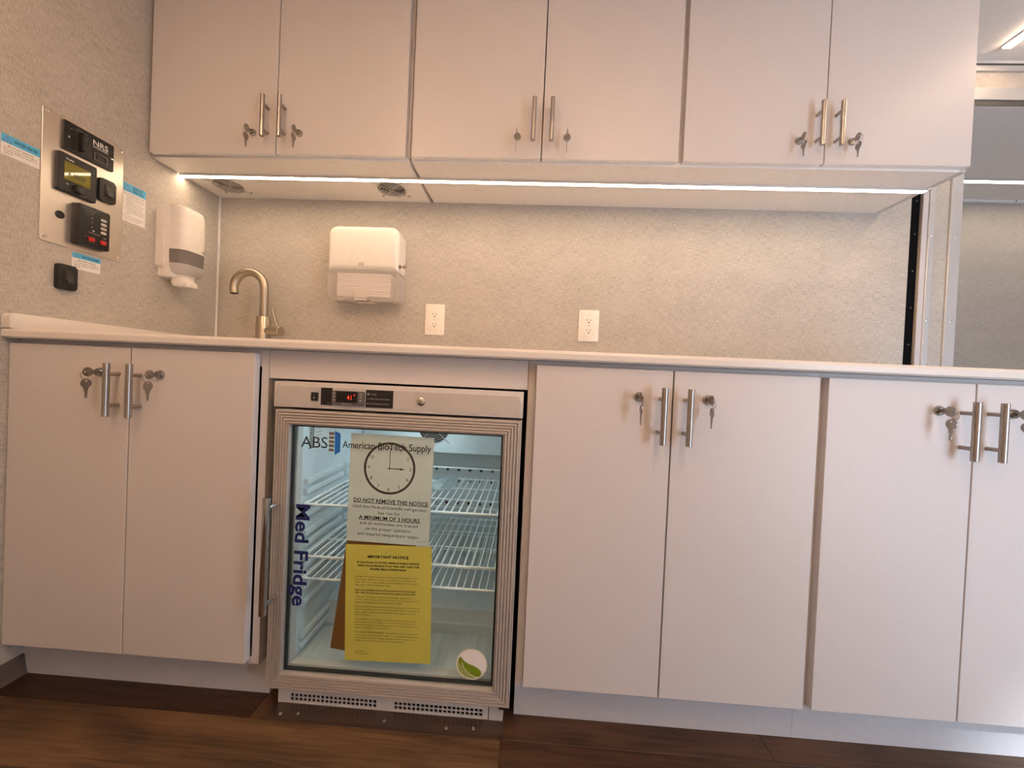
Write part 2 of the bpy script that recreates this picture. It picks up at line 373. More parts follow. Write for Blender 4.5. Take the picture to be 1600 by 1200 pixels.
# floor with planks
fl = struct('floor', box(new_bm(), 0, XR, YF, 0.74, -0.03, -0.0035), 'subfloor', 'dark brown wood look plank floor')
PW, PL = 0.15, 1.22
ys = [-0.65 + PW * i for i in range(-10, 10)]
tones = {'light': (0.108, 0.0588, 0.0298), 'dark': (0.0374, 0.0174, 0.0082), 'mid': (0.0612, 0.03, 0.0149), 'mid2': (0.0756, 0.0396, 0.0206)}
for i, ya in enumerate(ys):
    yb = ya + PW
    if yb > 0.74 or ya < YF: continue
    ri = i - 10
    if ri == -1: off = 1.27
    elif ri == 0: off = 0.67
    else: off = (ri * 0.43) % PL
    x = off - PL * 3
    while x < XR:
        a, b = max(x, 0.001), min(x + PL, XR - 0.001)
        if b - a > 0.02:
            p = obj('plank', box(new_bm(), a + 0.0004, b - 0.0004, ya + 0.0004, yb - 0.0004, -0.0035, 0.0, 0.0007, 1), 'plank', fl)
            tn = random.choice(['mid', 'mid2', 'dark', 'mid'])
            if ri == -1 and b < 1.3: tn = 'light'
            elif ri == -1: tn = 'mid'
            elif ri == 0 and b < 0.7: tn = 'dark'
            elif ri == 0: tn = 'mid'
            p.color = (*tones[tn], 1)
        x += PL
bm = new_bm()
prism(bm, [(0, 0), (0.014, 0), (0.010, 0.012), (0.004, 0.05), (0.0, 0.052)], basis((0.0, -0.565, 0), (Vector((1, 0, 0)), Vector((0, 0, 1)))), 0, 1.48)
struct('baseboard_left', bm, 'base', 'dark vinyl baseboard on the left wall')

# portal to the slide-out at the right: jamb, header, trims, black seal
bm = new_bm(); box(bm, XW, 2.7505, 0.012, 0.05, 0, ZC)
seal = struct('trim_2', bm, 'rubber', 'black rubber seal strip beside the fabric wall')
for z in (1.575, 1.45, 1.31, 1.17, 1.03):
    obj('screw', lathe(new_bm(), [(0.003, 0), (0.0028, 0.0015), (0.001, 0.002)], (2.737, 0.012, z), (0, -1, 0), 10), 'dark_grey', seal)
bm = new_bm(); box(bm, 2.7505, 2.8885, 0.004, 0.06, 0, 1.9489); box(bm, 2.7505, XR, 0.004, 0.06, 1.9489, ZC - 0.0005)
portal = struct('wall_portal', bm, 'fabric', 'fabric covered jamb and header around the slide-out opening')
def trim_bar(n, x0, x1, z0, z1, material, label, y=-0.004):
    return struct('trim_%d' % n, box(new_bm(), x0, x1, y, 0.004, z0, z1, 0.0012, 1), material, label)
t3 = trim_bar(3, 2.7510, 2.7715, 0, 1.96, 'carcass', 'beige jamb strip right of the black seal', 0.0)
t4 = trim_bar(4, 2.7720, 2.7935, 0, 1.96, 'alu_light', 'narrow aluminium trim on the jamb')
t5 = trim_bar(5, 2.8485, 2.8885, 0, 1.985, 'alu_light', 'wide aluminium edge trim of the slide-out jamb')
t6 = trim_bar(6, 2.8890, XR, 1.9489, 1.9944, 'alu_light', 'aluminium trim along the lower header edge')
t7 = trim_bar(7, 2.7720, XR, 2.0561, 2.0756, 'alu_light', 'aluminium trim along the upper header edge')
t8 = trim_bar(8, 2.7720, XR, 2.084, ZC - 0.001, 'ceiling', 'pale cove strip under the ceiling')
t9 = struct('trim_9', box(new_bm(), 2.7720, XR, -0.002, 0.004, 2.0766, 2.0835), 'dark_grey', 'thin dark strip above the header')  # solid dark grey strip between the two upper trims
for tr, x in ((t4, 2.7826), (t5, 2.8686)):
    for z in (1.437, 1.12, 1.75):
        obj('screw', lathe(new_bm(), [(0.004, 0), (0.0036, 0.0018), (0.0015, 0.0026)], (x, -0.004, z), (0, -1, 0), 12), 'chrome', tr)
struct('trim_10', box(new_bm(), 2.8895, XR, 0.0005, 0.0035, 1.930, 1.9485), 'dark_grey', 'thin dark strip under the header of the slide-out')  # solid dark grey strip below the lower header trim
# slide-out box
struct('wall_slide_out', box(new_bm(), 2.80, XR, 0.727, 0.78, 0, 1.929), 'fabric2', 'fabric back wall of the slide-out')
struct('ceiling_slide_out', box(new_bm(), 2.8895, XR, 0.004, 0.78, 1.9293, 1.9487), 'melamine', 'smooth beige panel roof of the slide-out')
struct('wall_slide_out_side', box(new_bm(), 2.78, 2.80, 0.061, 0.78, 0, 1.929), 'fabric2', 'side wall of the slide-out')
tr = struct('trim_11', box(new_bm(), 2.80, XR, 0.700, 0.727, 1.914, 1.929, 0.002, 1), 'edge', 'pale cove trim above the slide-out wall')
for x in (3.43, 3.9, 4.4):
    obj('screw', lathe(new_bm(), [(0.004, 0), (0.003, 0.002)], (x, 0.700, 1.9215), (0, -1, 0), 10), 'dark_grey', tr)

# ------------------------------------------------------------------ lights the room has
def led(name, label, group, x0, x1, y0, y1, z, material, h=0.007, lens=-0.0006):
    t = thing(name, label, 'light', ((x0 + x1) / 2, (y0 + y1) / 2, z), group)
    if x1 - x0 > y1 - y0:
        bm = new_bm(); w = 0.0025
        box(bm, x0, x1, y0, y0 + w, z - h, z - 0.0004); box(bm, x0, x1, y1 - w, y1, z - h, z - 0.0004); box(bm, x0, x1, y0 + w, y1 - w, z - 0.002, z - 0.0004)
        obj('channel', bm, 'alu_light', t)
        obj('diffuser', box(new_bm(), x0, x1, y0 + w, y1 - w, z - h - lens, z - 0.0022), material, t)
    else:
        bm = new_bm(); w = 0.0025
        box(bm, x0, x0 + w, y0, y1, z - h, z - 0.0004); box(bm, x1 - w, x1, y0, y1, z - h, z - 0.0004); box(bm, x0 + w, x1 - w, y0, y1, z - 0.002, z - 0.0004)
        box(bm, x0, x1, y0 - 0.002, y0, z - h - lens - 0.0005, z - 0.0004); box(bm, x0, x1, y1, y1 + 0.002, z - h - lens - 0.0005, z - 0.0004)
        obj('channel', bm, 'alu_light', t)
        obj('diffuser', box(new_bm(), x0 + w, x1 - w, y0, y1, z - h - lens, z - 0.0022), material, t)
    return t
led('led_strip', 'long glowing LED strip under the upper cabinets', None, 0.004, 2.585, -0.189, -0.165, 1.5205, 'led_under')
led('led_strip', 'glowing LED strip on the slide-out roof at right', None, 2.95, 4.55, 0.500, 0.530, 1.929, 'led_slide')
led('led_strip', 'bright LED strip on the ceiling at upper right corner', None, 2.925, 2.957, -1.20, -0.065, ZC, 'led_ceiling_right', 0.006, 0.004)
led('led_strip', 'LED strip on the ceiling above the viewer', None, 1.70, 1.732, -2.02, -1.12, ZC, 'led_ceiling', 0.006, 0.005)
led('led_strip', 'LED strip on the ceiling nearest the left wall', None, 0.60, 0.632, -2.02, -1.12, ZC, 'led_ceiling', 0.006, 0.005)

# ------------------------------------------------------------------ cabinet hardware (shared meshes)
def mesh_of(bm, material, smooth=35):
    me = bpy.data.meshes.new('m'); bmesh.ops.recalc_face_normals(bm, faces=bm.faces[:]); bm.to_mesh(me); bm.free()
    for p in me.polygons: p.use_smooth = True
    me.set_sharp_from_angle(angle=math.radians(smooth)); me.materials.append(M[material]); return me
def bar_handle(length, pitch):
    bm = new_bm()
    lathe(bm, [(0.0062, -length / 2), (0.0068, -length / 2 + 0.0008), (0.0068, length / 2 - 0.0008), (0.0062, length / 2)], (0, -0.029, 0), (0, 0, 1), 20)
    for s in (-1, 1): lathe(bm, [(0.0046, 0.0), (0.0046, 0.0262)], (0, 0, s * pitch / 2), (0, -1, 0), 14)
    return mesh_of(bm, 'nickel')
H_BASE = bar_handle(0.128, 0.0765); H_UP = bar_handle(0.132, 0.079)
LOCK = mesh_of(lathe(new_bm(), [(0.0115, 0), (0.0115, 0.0015), (0.0098, 0.005), (0.0088, 0.0068), (0.0070, 0.0068), (0.0066, 0.0056), (0.0, 0.0056)], (0, 0, 0), (0, -1, 0), 24), 'lock_chrome')
def key_outline(blade):
    pts = []
    a0 = math.radians(-62)
    for i in range(17):
        a = a0 + (2 * PI - math.radians(56)) * i / 16
        pts.append((0.0112 * math.cos(a), 0.0112 * math.sin(a) * 0.98))
    pts += [(-0.0046, -0.0145), (-0.0034, -0.0165), (-0.0026, -0.0165 - blade * 0.55), (-0.0026, -0.0165 - blade), (0.0006, -0.0165 - blade - 0.002), (0.0024, -0.0165 - blade + 0.001), (0.0018, -0.0165 - blade * 0.75), (0.0026, -0.0165 - blade * 0.6), (0.0018, -0.0165 - blade * 0.45), (0.0030, -0.0165 - blade * 0.25), (0.0034, -0.0165), (0.0046, -0.0145)]
    return pts
def key_mesh(blade):
    bm = new_bm(); fr = (Vector((0, -1, 0)), Vector((0, 0, 1)))
    plate(bm, key_outline(blade), [list(reversed(circle(0, 0.006, 0.0026, 14)))], basis((-0.0009, 0, 0), fr), 0.0018)
    return bm
HANG = mesh_of(key_mesh(0.017), 'key', 30)
_b = key_mesh(0.017); bmesh.ops.rotate(_b, cent=(0, 0, 0), matrix=Matrix.Rotation(math.radians(90), 3, 'X'), verts=_b.verts[:])
INSERT = mesh_of(_b, 'key', 30)
_b = new_bm(); tube(_b, [(0.0008 * math.sin(2 * PI * k / 24), 0.0085 * math.sin(2 * PI * k / 24), 0.0085 * math.cos(2 * PI * k / 24)) for k in range(25)], 0.0007, 6)
KRING = mesh_of(_b, 'key', 60)

def key_set(x, y, z, label, tilt):
    t = thing('key_set', label, 'keys', (x, y - 0.024, z - 0.04), 'key pairs left in the cabinet locks')
    a = link('key', INSERT, t, (x, y - 0.0255, z)); a['label'] = 'key turned in the lock'
    link('key_ring', KRING, t, (x, y - 0.0335, z - 0.0085))
    h = link('key', HANG, t, (x, y - 0.0285, z - 0.0275)); h.rotation_euler = (0, 0, math.radians(tilt))
    return t
DT = 0.019
def cab_door(t, x0, x1, z0, z1, yf, hx, hz, lx, lz, hmesh):
    d = obj('door', box(new_bm(), x0, x1, yf, yf + DT - 0.0006, z0, z1, 0.0008, 1), 'door', t)
    link('handle', hmesh, d, (hx, yf, hz)); link('lock', LOCK, d, (lx, yf, lz))
    return d
def carcass(bm, x0, x1, y0, y1, z0, z1, t=0.018, bottom=True):
    box(bm, x0, x0 + t, y0, y1, z0, z1); box(bm, x1 - t, x1, y0, y1, z0, z1)
    box(bm, x0 + t, x1 - t, y0, y1, z1 - t, z1); box(bm, x0 + t, x1 - t, y1 - 0.006, y1, z0, z1 - t)
    if bottom: box(bm, x0 + t, x1 - t, y0, y1 - 0.006, z0, z0 + t)
    return bm

# ------------------------------------------------------------------ upper cabinets
ups = [
    (0.001, 0.8795, 0.012, 0.4421, 0.8705, 'pale laminate upper cabinet with vent fans under it, next to the left wall', 'leftmost upper cabinet'),
    (0.8815, 1.7361, 0.8908, 1.3048, 1.7288, 'pale laminate upper cabinet in the middle of the row', 'middle upper cabinet'),
    (1.7363, 2.5954, 1.7434, 2.1640, 2.5888, 'pale laminate upper cabinet at the right end of the row', 'rightmost upper cabinet')]
YU, YUC, ZU, ZUB = -0.3049, -0.2858, 1.529, 1.5209
FANS = [(0.118, -0.101), (0.7525, -0.1015)]
for i, (x0, x1, a, g, b, lab, short) in enumerate(ups):
    t = thing('upper_cabinet', lab, 'cabinet', ((x0 + x1) / 2, YUC / 2, ZUB), 'upper cabinets over the counter')
    bm = carcass(new_bm(), x0, x1, YUC, -0.0005, ZUB + 0.012, ZC - 0.0015, 0.018, False)
    if i == 2: box(bm, x1 - 0.018, x1, YUC, -0.0005, ZUB, ZUB + 0.012)
    # front rail and stiles seen around the doors
    box(bm, x0 + 0.018, x1 - 0.018, YUC, YUC + 0.018, ZUB + 0.012, ZUB + 0.035)
    obj('carcass', bm, 'carcass', t)
    bm = new_bm(); mtx = basis((0, 0, ZUB), (Vector((1, 0, 0)), Vector((0, 1, 0))))
    xe = x1 - (0.0182 if i == 2 else 0)
    if i == 0: xe = 0.8738
    xs0 = 0.8862 if i == 1 else x0
    outer = [(x0, YUC), (xe, YUC), (xe, -0.0005), (x0, -0.0005)]
    if i == 0:
        plate(bm, outer, [list(reversed(circle(fx, fy, 0.051, 36))) for fx, fy in FANS], mtx, 0.0118)
    else:
        box(bm, xs0, xe, YUC, -0.0005, ZUB, ZUB + 0.0118)
    obj('bottom_panel', bm, 'melamine', t)
    dd = [cab_door(t, a, g - 0.0016, ZU, 2.075, YU, g - 0.028, 1.633, g - 0.078, 1.595, H_UP),
          cab_door(t, g + 0.0016, b, ZU, 2.075, YU, g + 0.028, 1.633, g + 0.078, 1.595, H_UP)]
    for d_, (ea, eb) in zip(dd, ((a, g - 0.0016), (g + 0.0016, b))): obj('edge_band', box(new_bm(), ea + 0.0008, eb - 0.0008, YU + 0.0008, YU + DT - 0.0012, ZU - 0.0009, ZU - 0.0001), 'edge', d_)
    key_set(g - 0.078, YU, 1.595, 'key pair hanging from the left door lock of the %s' % short, random.uniform(-5, 5))
    key_set(g + 0.078, YU, 1.595, 'key pair hanging from the right door lock of the %s' % short, random.uniform(-5, 5))
for n, (fx, fy) in enumerate(FANS):
    t = thing('vent_fan', ['round vent fan under the upper cabinet, nearest the left wall', 'round vent fan under the upper cabinet, above the towel dispenser'][n], 'fan', (fx, fy, ZUB), 'vent fans in the cabinet underside')
    # guard of concentric wires
    bm = new_bm()
    for r in (0.012, 0.0215, 0.031, 0.0405, 0.0505):
        tube(bm, [(fx + r * math.cos(2 * PI * k / 36), fy + r * math.sin(2 * PI * k / 36), ZUB - 0.004) for k in range(37)], 0.0013, 6, False)
    for a in (45, 135):
        c, s = math.cos(math.radians(a)), math.sin(math.radians(a))
        tube(bm, [(fx - 0.072 * c, fy - 0.072 * s, ZUB - 0.0025), (fx - 0.05 * c, fy - 0.05 * s, ZUB - 0.0055), (fx + 0.05 * c, fy + 0.05 * s, ZUB - 0.0055), (fx + 0.072 * c, fy + 0.072 * s, ZUB - 0.0025)], 0.0013, 6)
    obj('guard', bm, 'guard_wire', t, 60)
    for a in (45, 135, 225, 315):
        obj('screw', lathe(new_bm(), [(0.0045, 0), (0.0042, 0.0025), (0.002, 0.0038)], (fx + 0.073 * math.cos(math.radians(a)), fy + 0.073 * math.sin(math.radians(a)), ZUB), (0, 0, -1), 10), 'nickel', t)
    bm = new_bm(); lathe(bm, [(0.049, 0), (0.0505, 0.0), (0.0505, 0.022), (0.0, 0.022), (0.0, 0.020), (0.049, 0.020)], (fx, fy, ZUB + 0.0125), (0, 0, 1), 32)
    obj('housing', bm, 'black', t, 40)
    bm = new_bm(); lathe(bm, [(0.016, 0), (0.016, 0.012)], (fx, fy, ZUB + 0.004), (0, 0, 1), 20)
    for k in range(7):
        a = 2 * PI * k / 7; q = [bm.verts.new((fx + r * math.cos(a + da), fy + r * math.sin(a + da), ZUB + z)) for r, da, z in ((0.015, 0, 0.005), (0.047, 0.1, 0.005), (0.047, 0.55, 0.014), (0.015, 0.6, 0.014))]
        bm.faces.new(q)
    obj('fan_rotor', bm, 'charcoal', t)

# ------------------------------------------------------------------ base cabinets and worktop
YD, YB = -0.625, -0.606
bases = [
    (0.0006, 0.6585, 0.003, 0.3208, 0.6345, 'pale laminate base cabinet under the faucet, beside the left wall', 'base cabinet under the faucet'),
    (1.2975, 1.9655, 1.3161, 1.6310, 1.9564, 'pale laminate base cabinet directly right of the refrigerator', 'base cabinet right of the refrigerator'),
    (1.9660, 2.6300, 1.9749, 2.2910, 2.6130, 'pale laminate base cabinet at the far right of the counter', 'base cabinet at the far right')]
for i, (x0, x1, a, g, b, lab, short) in enumerate(bases):
    t = thing('base_cabinet', lab, 'cabinet', ((x0 + x1) / 2, -0.3, 0), 'base cabinets under the counter')
    bm = carcass(new_bm(), x0, x1, YB, -0.003, 0.094, 0.8770)
    box(bm, x0 + 0.018, x1 - 0.018, YB, YB + 0.018, 0.835, 0.859)
    obj('carcass', bm, 'carcass', t)
    tx1 = 0.672 if i == 0 else x1
    obj('toe_kick', box(new_bm(), x0, tx1, -0.580, -0.564, 0.0005, 0.0935), 'toe', t)
    d = cab_door(t, a, g - 0.0016, 0.106, 0.866, YD, g - 0.0285, 0.762, g - 0.0775, 0.803, H_BASE)
    d2 = cab_door(t, g + 0.0016, b, 0.106, 0.866, YD, g + 0.0285, 0.762, g + 0.0775, 0.803, H_BASE)
    if i == 0:
        obj('edge_band', box(new_bm(), b + 0.00005, b + 0.0009, YD + 0.001, YD + DT - 0.001, 0.107, 0.865), 'edge', d2)
    key_set(g - 0.0775, YD, 0.803, 'key pair hanging from the left door lock of the %s' % short, random.uniform(-6, 6))
    key_set(g + 0.0775, YD, 0.803, 'key pair hanging from the right door lock of the %s' % short, random.uniform(-6, 6))
t = thing('filler_panel', 'pale laminate filler panel above the refrigerator, under the counter', 'panel', (0.978, -0.597, 0.8066))
obj('board', box(new_bm(), 0.6595, 1.2965, YB, YB + 0.018, 0.8066, 0.8768, 0.0006, 1), 'door', t)
obj('cleat', box(new_bm(), 0.6595, 1.2965, YB + 0.0185, YB + 0.055, 0.855, 0.8768), 'carcass', t)

t = thing('countertop', 'long off-white countertop with rounded front edge', 'countertop', (1.3, -0.32, 0.8776))
bm = new_bm(); pr = [(-0.64, 0.8776 + 0.004), (-0.636, 0.8776), (-0.002, 0.8776), (-0.002, 0.9012), (-0.632, 0.9012), (-0.6366, 0.8995), (-0.64, 0.894)]
prism(bm, pr, basis((0.0008, 0, 0), (Vector((0, 1, 0)), Vector((0, 0, 1)))), 0, 2.635)
obj('worktop', bm, 'counter', t, 30)
bm = new_bm(); prism(bm, rrect(-0.640, -0.003, 0.9016, 0.9395, [0.002, 0, 0, 0.012]), basis((0.0008, 0, 0), (Vector((0, 1, 0)), Vector((0, 0, 1)))), 0, 0.022, 0.004)
obj('side_splash', bm, 'counter', t, 30)

# ------------------------------------------------------------------ faucet
t = thing('faucet', 'brushed nickel gooseneck faucet with side lever on the counter', 'faucet', (0.2775, -0.10, 0.9012))
fy = -0.10
obj('base', lathe(new_bm(), [(0.0275, 0), (0.0275, 0.003), (0.0255, 0.004), (0.0255, 0.122), (0.0245, 0.124), (0.016, 0.1245)], (0.2755, fy, 0.9014), (0, 0, 1), 32), 'brass', t, 35)
pts = [(0.2755, fy, 1.02), (0.2750, fy, 1.08), (0.2735, fy, 1.135)]
cx, cz, R = 0.2175, 1.137, 0.0555
for k in range(1, 16):
    a = PI * k / 15 * 1.06; pts.append((cx + R * math.cos(a), fy - 0.012 * k / 15, cz + R * math.sin(a) * 1.02))
lx, ly, lz = pts[-1]; pts.append((lx + 0.0012, ly, lz - 0.016))
obj('spout', tube(new_bm(), pts, 0.0148, 24), 'brass', t, 40)
ax = Vector((1, -0.28, 0)).normalized()
obj('valve', lathe(new_bm(), [(0.017, 0), (0.017, 0.042), (0.0163, 0.0425), (0.0163, 0.0435), (0.0185, 0.044), (0.0185, 0.078), (0.017, 0.0795)], (0.283, fy, 0.972), ax, 28), 'brass', t, 35)
obj('aerator', lathe(new_bm(), [(0.0112, 0), (0.0112, 0.0015), (0.008, 0.0015)], (lx + 0.0012, ly, lz - 0.0165), (0.08, 0, -1), 20), 'charcoal', t)
p0 = Vector((0.283, fy, 0.972)) + ax * 0.058
obj('lever', tube(new_bm(), [p0 + Vector((0, 0, 0.014)), p0 + Vector((-0.008, -0.004, 0.045)), p0 + Vector((-0.017, -0.008, 0.083))], [0.0054, 0.0052, 0.0050], 12), 'brass', t, 40)

# ------------------------------------------------------------------ outlets
def outlet(x, z, label):
    t = thing('wall_outlet', label, 'outlet', (x + 0.04, -0.003, z - 0.124), 'duplex outlets above the counter')
    mtx = basis((x + 0.0396, 0, z - 0.062), FRONT)
    bm = new_bm(); prism(bm, rrect(-0.0396, 0.0396, -0.062, 0.062, 0.003, 3), mtx, 0.0005, 0.006, 0.0028); obj('cover_plate', bm, 'ivory_plate', t, 30)
    for s in (1, -1):
        bm = new_bm(); o = []
        for k in range(28):
            a = 2 * PI * k / 28; o.append((0.0172 * math.cos(a), s * 0.0197 + max(-0.0138, min(0.0138, 0.0172 * math.sin(a)))))
        prism(bm, o, mtx, 0.006, 0.0078, 0.0006, 1); f = obj('socket', bm, 'ivory_plate', t)
        bm = new_bm()
        for dx, hh in ((-0.0063, 0.0040), (0.0063, 0.0033)): prism(bm, rrect(dx - 0.0011, dx + 0.0011, s * 0.0197 + 0.0025 - hh, s * 0.0197 + 0.0025 + hh, 0), mtx, 0.0075, 0.00795)
        prism(bm, circle(0, s * 0.0197 - 0.0075, 0.0027, 12), mtx, 0.0075, 0.00795); obj('slots', bm, 'black', f)
    obj('screw', lathe(new_bm(), [(0.0026, 0), (0.0022, 0.0008)], mtx @ Vector((0, 0, 0.006)), (0, -1, 0), 12), 'grey_print', t)
outlet(0.8710, 1.1159, 'ivory duplex outlet on the wall, the one nearer the towel dispenser')
outlet(1.4815, 1.1146, 'ivory duplex outlet on the wall, the one farther right')

# ------------------------------------------------------------------ paper towel dispenser
TX0, TX1, TZ0, TZ1, TYF = 0.5070, 0.7810, 1.1040, 1.3885, -0.088
t = thing('towel_dispenser', 'white and frosted paper towel dispenser on the back wall', 'dispenser', ((TX0 + TX1) / 2, -0.05, TZ0))
mtx = basis((0, 0, 0), FRONT)
def arch(x): return 1.2190 + 0.004 * (1 - ((x - 0.646) / 0.134) ** 2)
xs = [TX0 + (TX1 - TX0) * k / 12 for k in range(13)]
top = rrect(TX0, TX1, 1.30, TZ1, [0, 0, 0.034, 0.034], 8)[2:]   # tr .. tl
outl = [(x, arch(x)) for x in xs] + top
bm = new_bm(); prism_round(bm, outl, mtx, 0.0005, -TYF, 0.018, 7)
cv = obj('cover', bm, 'white_plastic', t, 30)
bm = new_bm(); prism(bm, rrect(TX0 + 0.004, TX1 - 0.004, TZ0 + 0.004, 1.225, [0.022, 0.022, 0, 0]), mtx, 0.0005, 0.010); obj('back_plate', bm, 'white_plastic', t)
# translucent lower front with a notch, and its side rim
low = []
for k in range(7):
    a = PI + PI / 2 * k / 6; low.append((TX0 + 0.028 + 0.026 * math.cos(a), TZ0 + 0.026 + 0.026 * math.sin(a)))
low += [(0.594, TZ0), (0.606, TZ0 + 0.010), (0.668, TZ0 + 0.010), (0.681, TZ0)]
for k in range(7):
    a = 1.5 * PI + PI / 2 * k / 6; low.append((TX1 - 0.028 + 0.026 * math.cos(a), TZ0 + 0.026 + 0.026 * math.sin(a)))
loop = low + [(x, arch(x) - 0.0006) for x in reversed([TX0 + 0.002 + (TX1 - TX0 - 0.004) * k / 12 for k in range(13)])]
bm = new_bm(); prism(bm, loop, mtx, 0.0825, 0.0850); obj('window', bm, 'frost', t)
bm = new_bm()
edge = [(TX0 + 0.002, 1.214)] + low + [(TX1 - 0.002, 1.214)]
for (xa, za), (xb, zb) in zip(edge[:-1], edge[1:]):
    q = [mtx @ Vector(p) for p in ((xa, za, 0.012), (xb, zb, 0.012), (xb, zb, 0.0823), (xa, za, 0.0823))]; bm.faces.new([bm.verts.new(v) for v in q])
bmesh.ops.remove_doubles(bm, verts=bm.verts[:], dist=1e-6)
bm.normal_update(); bmesh.ops.solidify(bm, geom=bm.faces[:], thickness=0.002)
obj('window_rim', bm, 'frost_lip', t)
# emblem outline, lock with key
def emblem(bm, cx, cz, w, h, mt, tt):
    o = [(cx - w / 2, cz - h / 2), (cx + w / 2, cz - h / 2), (cx + w / 2, cz + h * 0.25), (cx + w * 0.1, cz + h / 2), (cx - w * 0.22, cz + h * 0.42), (cx - w / 2, cz)]
    for (xa, za), (xb, zb) in zip(o, o[1:] + o[:1]):
        d = Vector((xb - xa, zb - za)).normalized() * h * 0.09; n = Vector((-d.y, d.x))
        poly(bm, [(xa - n.x, za - n.y), (xb - n.x, zb - n.y), (xb + n.x, zb + n.y), (xa + n.x, za + n.y)], mt, tt)
    text(bm, 'TORK', cx, cz - h * 0.26, h * 0.42, w * 0.72, 'C', 0.01, mt, 1, False, tt)
emb = new_bm(); emblem(emb, 0.6405, 1.2435, 0.019, 0.009, mtx, 0.0883); obj('emblem', emb, 'brown_print', cv, False)
bm = new_bm(); lathe(bm, [(0.0078, 0), (0.0078, 0.003), (0.005, 0.0045)], (TX1, -0.066, 1.2420), (1, 0, 0), 18)
lk = obj('lock', bm, 'lock_chrome', t, 35)
bm = new_bm(); box(bm, TX1 + 0.0045, TX1 + 0.016, -0.067, -0.065, 1.239, 1.245, 0.0008, 1); prism(bm, circle(TX1 + 0.021, 1.2415, 0.0078, 16), basis((0, -0.066, 0), FRONT), -0.001, 0.001); obj('key', bm, 'key', lk)
t = thing('paper_towels', 'folded white paper towels inside the frosted dispenser', 'paper towels', (0.646, -0.05, 1.116))
bm = new_bm()
for k in range(9): box(bm, 0.540, 0.752, -0.072 + 0.0012 * (k % 2), -0.014, 1.122 + k * 0.0100, 1.1314 + k * 0.0100, 0.002, 1)
obj('stack', bm, 'tissue', t)
bm = new_bm(); q = [(0.606, -0.0745, 1.158), (0.668, -0.0745, 1.158), (0.666, -0.079, 1.138), (0.663, -0.077, 1.108), (0.611, -0.077, 1.108), (0.607, -0.079, 1.138)]
a, b, c, d, e, f = [bm.verts.new(v) for v in q]; bm.faces.new((a, f, c, b)); bm.faces.new((f, e, d, c)); bm.normal_update(); bmesh.ops.solidify(bm, geom=bm.faces[:], thickness=0.001)
obj('hanging_sheet', bm, 'ivory_plate', t)

# ------------------------------------------------------------------ soap dispenser on the left wall
SY = -0.207
t = thing('soap_dispenser', 'white soap dispenser with smoked window on the left wall', 'dispenser', (0.05, SY, 1.10))
def dsec(hw, d, back=0.0, n=20):
    """D-shaped plan section: flat at the wall, bowed to the front; local (along y, out from wall)"""
    o = [(-hw, back)]
    for k in range(n + 1):
        a = PI - PI * k / n; o.append((hw * (abs(math.cos(a)) ** 0.55) * (1 if math.cos(a) > 0 else -1), back + (d - back) * (math.sin(a) ** 0.62 if math.sin(a) > 0 else 0)))
    o.append((hw, back)); return o
def dloft(bm, secs, n=20):
    rings = []
    for z, hw, d, back in secs:
        rings.append([bm.verts.new((x, SY + y, z)) for y, x in dsec(hw, d, back, n)])
    m_ = len(rings[0])
    for i in range(len(rings) - 1):
        for k in range(m_): bm.faces.new((rings[i][k], rings[i][(k + 1) % m_], rings[i + 1][(k + 1) % m_], rings[i + 1][k]))
    bm.faces.new(rings[0]); bm.faces.new(list(reversed(rings[-1]))); return bm
bm = new_bm(); prism(bm, rrect(SY - 0.056, SY + 0.056, 1.163, 1.366, 0.012), basis((0, 0, 0), LEFT), 0.0005, 0.030, 0.006, 3); obj('back_plate', bm, 'white_plastic', t, 30)
bm = new_bm(); prism(bm, rrect(SY - 0.046, SY + 0.046, 1.132, 1.17, 0.008), basis((0, 0, 0), LEFT), 0.0005, 0.024, 0.004); obj('lower_bracket', bm, 'white_plastic', t, 30)
bm = new_bm(); dloft(bm, [(1.132, 0.044, 0.052, 0.026), (1.142, 0.050, 0.060, 0.026), (1.160, 0.0525, 0.064, 0.026), (1.360, 0.0525, 0.064, 0.026), (1.370, 0.050, 0.060, 0.026)]); obj('casing', bm, 'white_plastic', t, 35)
bm = new_bm(); dloft(bm, [(1.2265, 0.0515, 0.098, 0.045), (1.27, 0.052, 0.0985, 0.045), (1.350, 0.052, 0.096, 0.045), (1.366, 0.0515, 0.093, 0.045), (1.375, 0.0495, 0.089, 0.045), (1.3795, 0.045, 0.081, 0.045)])
cv = obj('cover', bm, 'white_plastic', t, 35)
bm = new_bm(); dloft(bm, [(1.180, 0.0505, 0.096, 0.045), (1.226, 0.0513, 0.0972, 0.045)]); obj('window', bm, 'smoke', t, 35)
bm = new_bm(); dloft(bm, [(1.145, 0.043, 0.084, 0.045), (1.151, 0.0475, 0.091, 0.045), (1.163, 0.0505, 0.095, 0.045), (1.1795, 0.0506, 0.0958, 0.045)]); obj('lower_cover', bm, 'frost_lip', t, 35)
bm = new_bm(); dloft(bm, [(1.102, 0.020, 0.082, 0.046), (1.105, 0.028, 0.090, 0.040), (1.116, 0.031, 0.092, 0.036), (1.128, 0.029, 0.080, 0.034), (1.138, 0.031, 0.076, 0.030), (1.1446, 0.036, 0.082, 0.030)]); obj('push_lever', bm, 'white_plastic', t, 35)
bm = new_bm(); box(bm, 0.056, 0.060, SY + 0.010, SY + 0.018, 1.378, 1.402, 0.001); box(bm, 0.055, 0.061, SY + 0.006, SY + 0.022, 1.397, 1.403, 0.001); obj('key', bm, 'bag', t)
emb = new_bm(); fr = (Vector((-0.28, 0.96, 0)).normalized(), Vector((0, 0, 1)))
emblem(emb, 0, 0, 0.017, 0.0075, basis((0.0955, SY + 0.0285, 1.2375), fr), 0.0008); obj('emblem', emb, 'brown_print', cv, False)

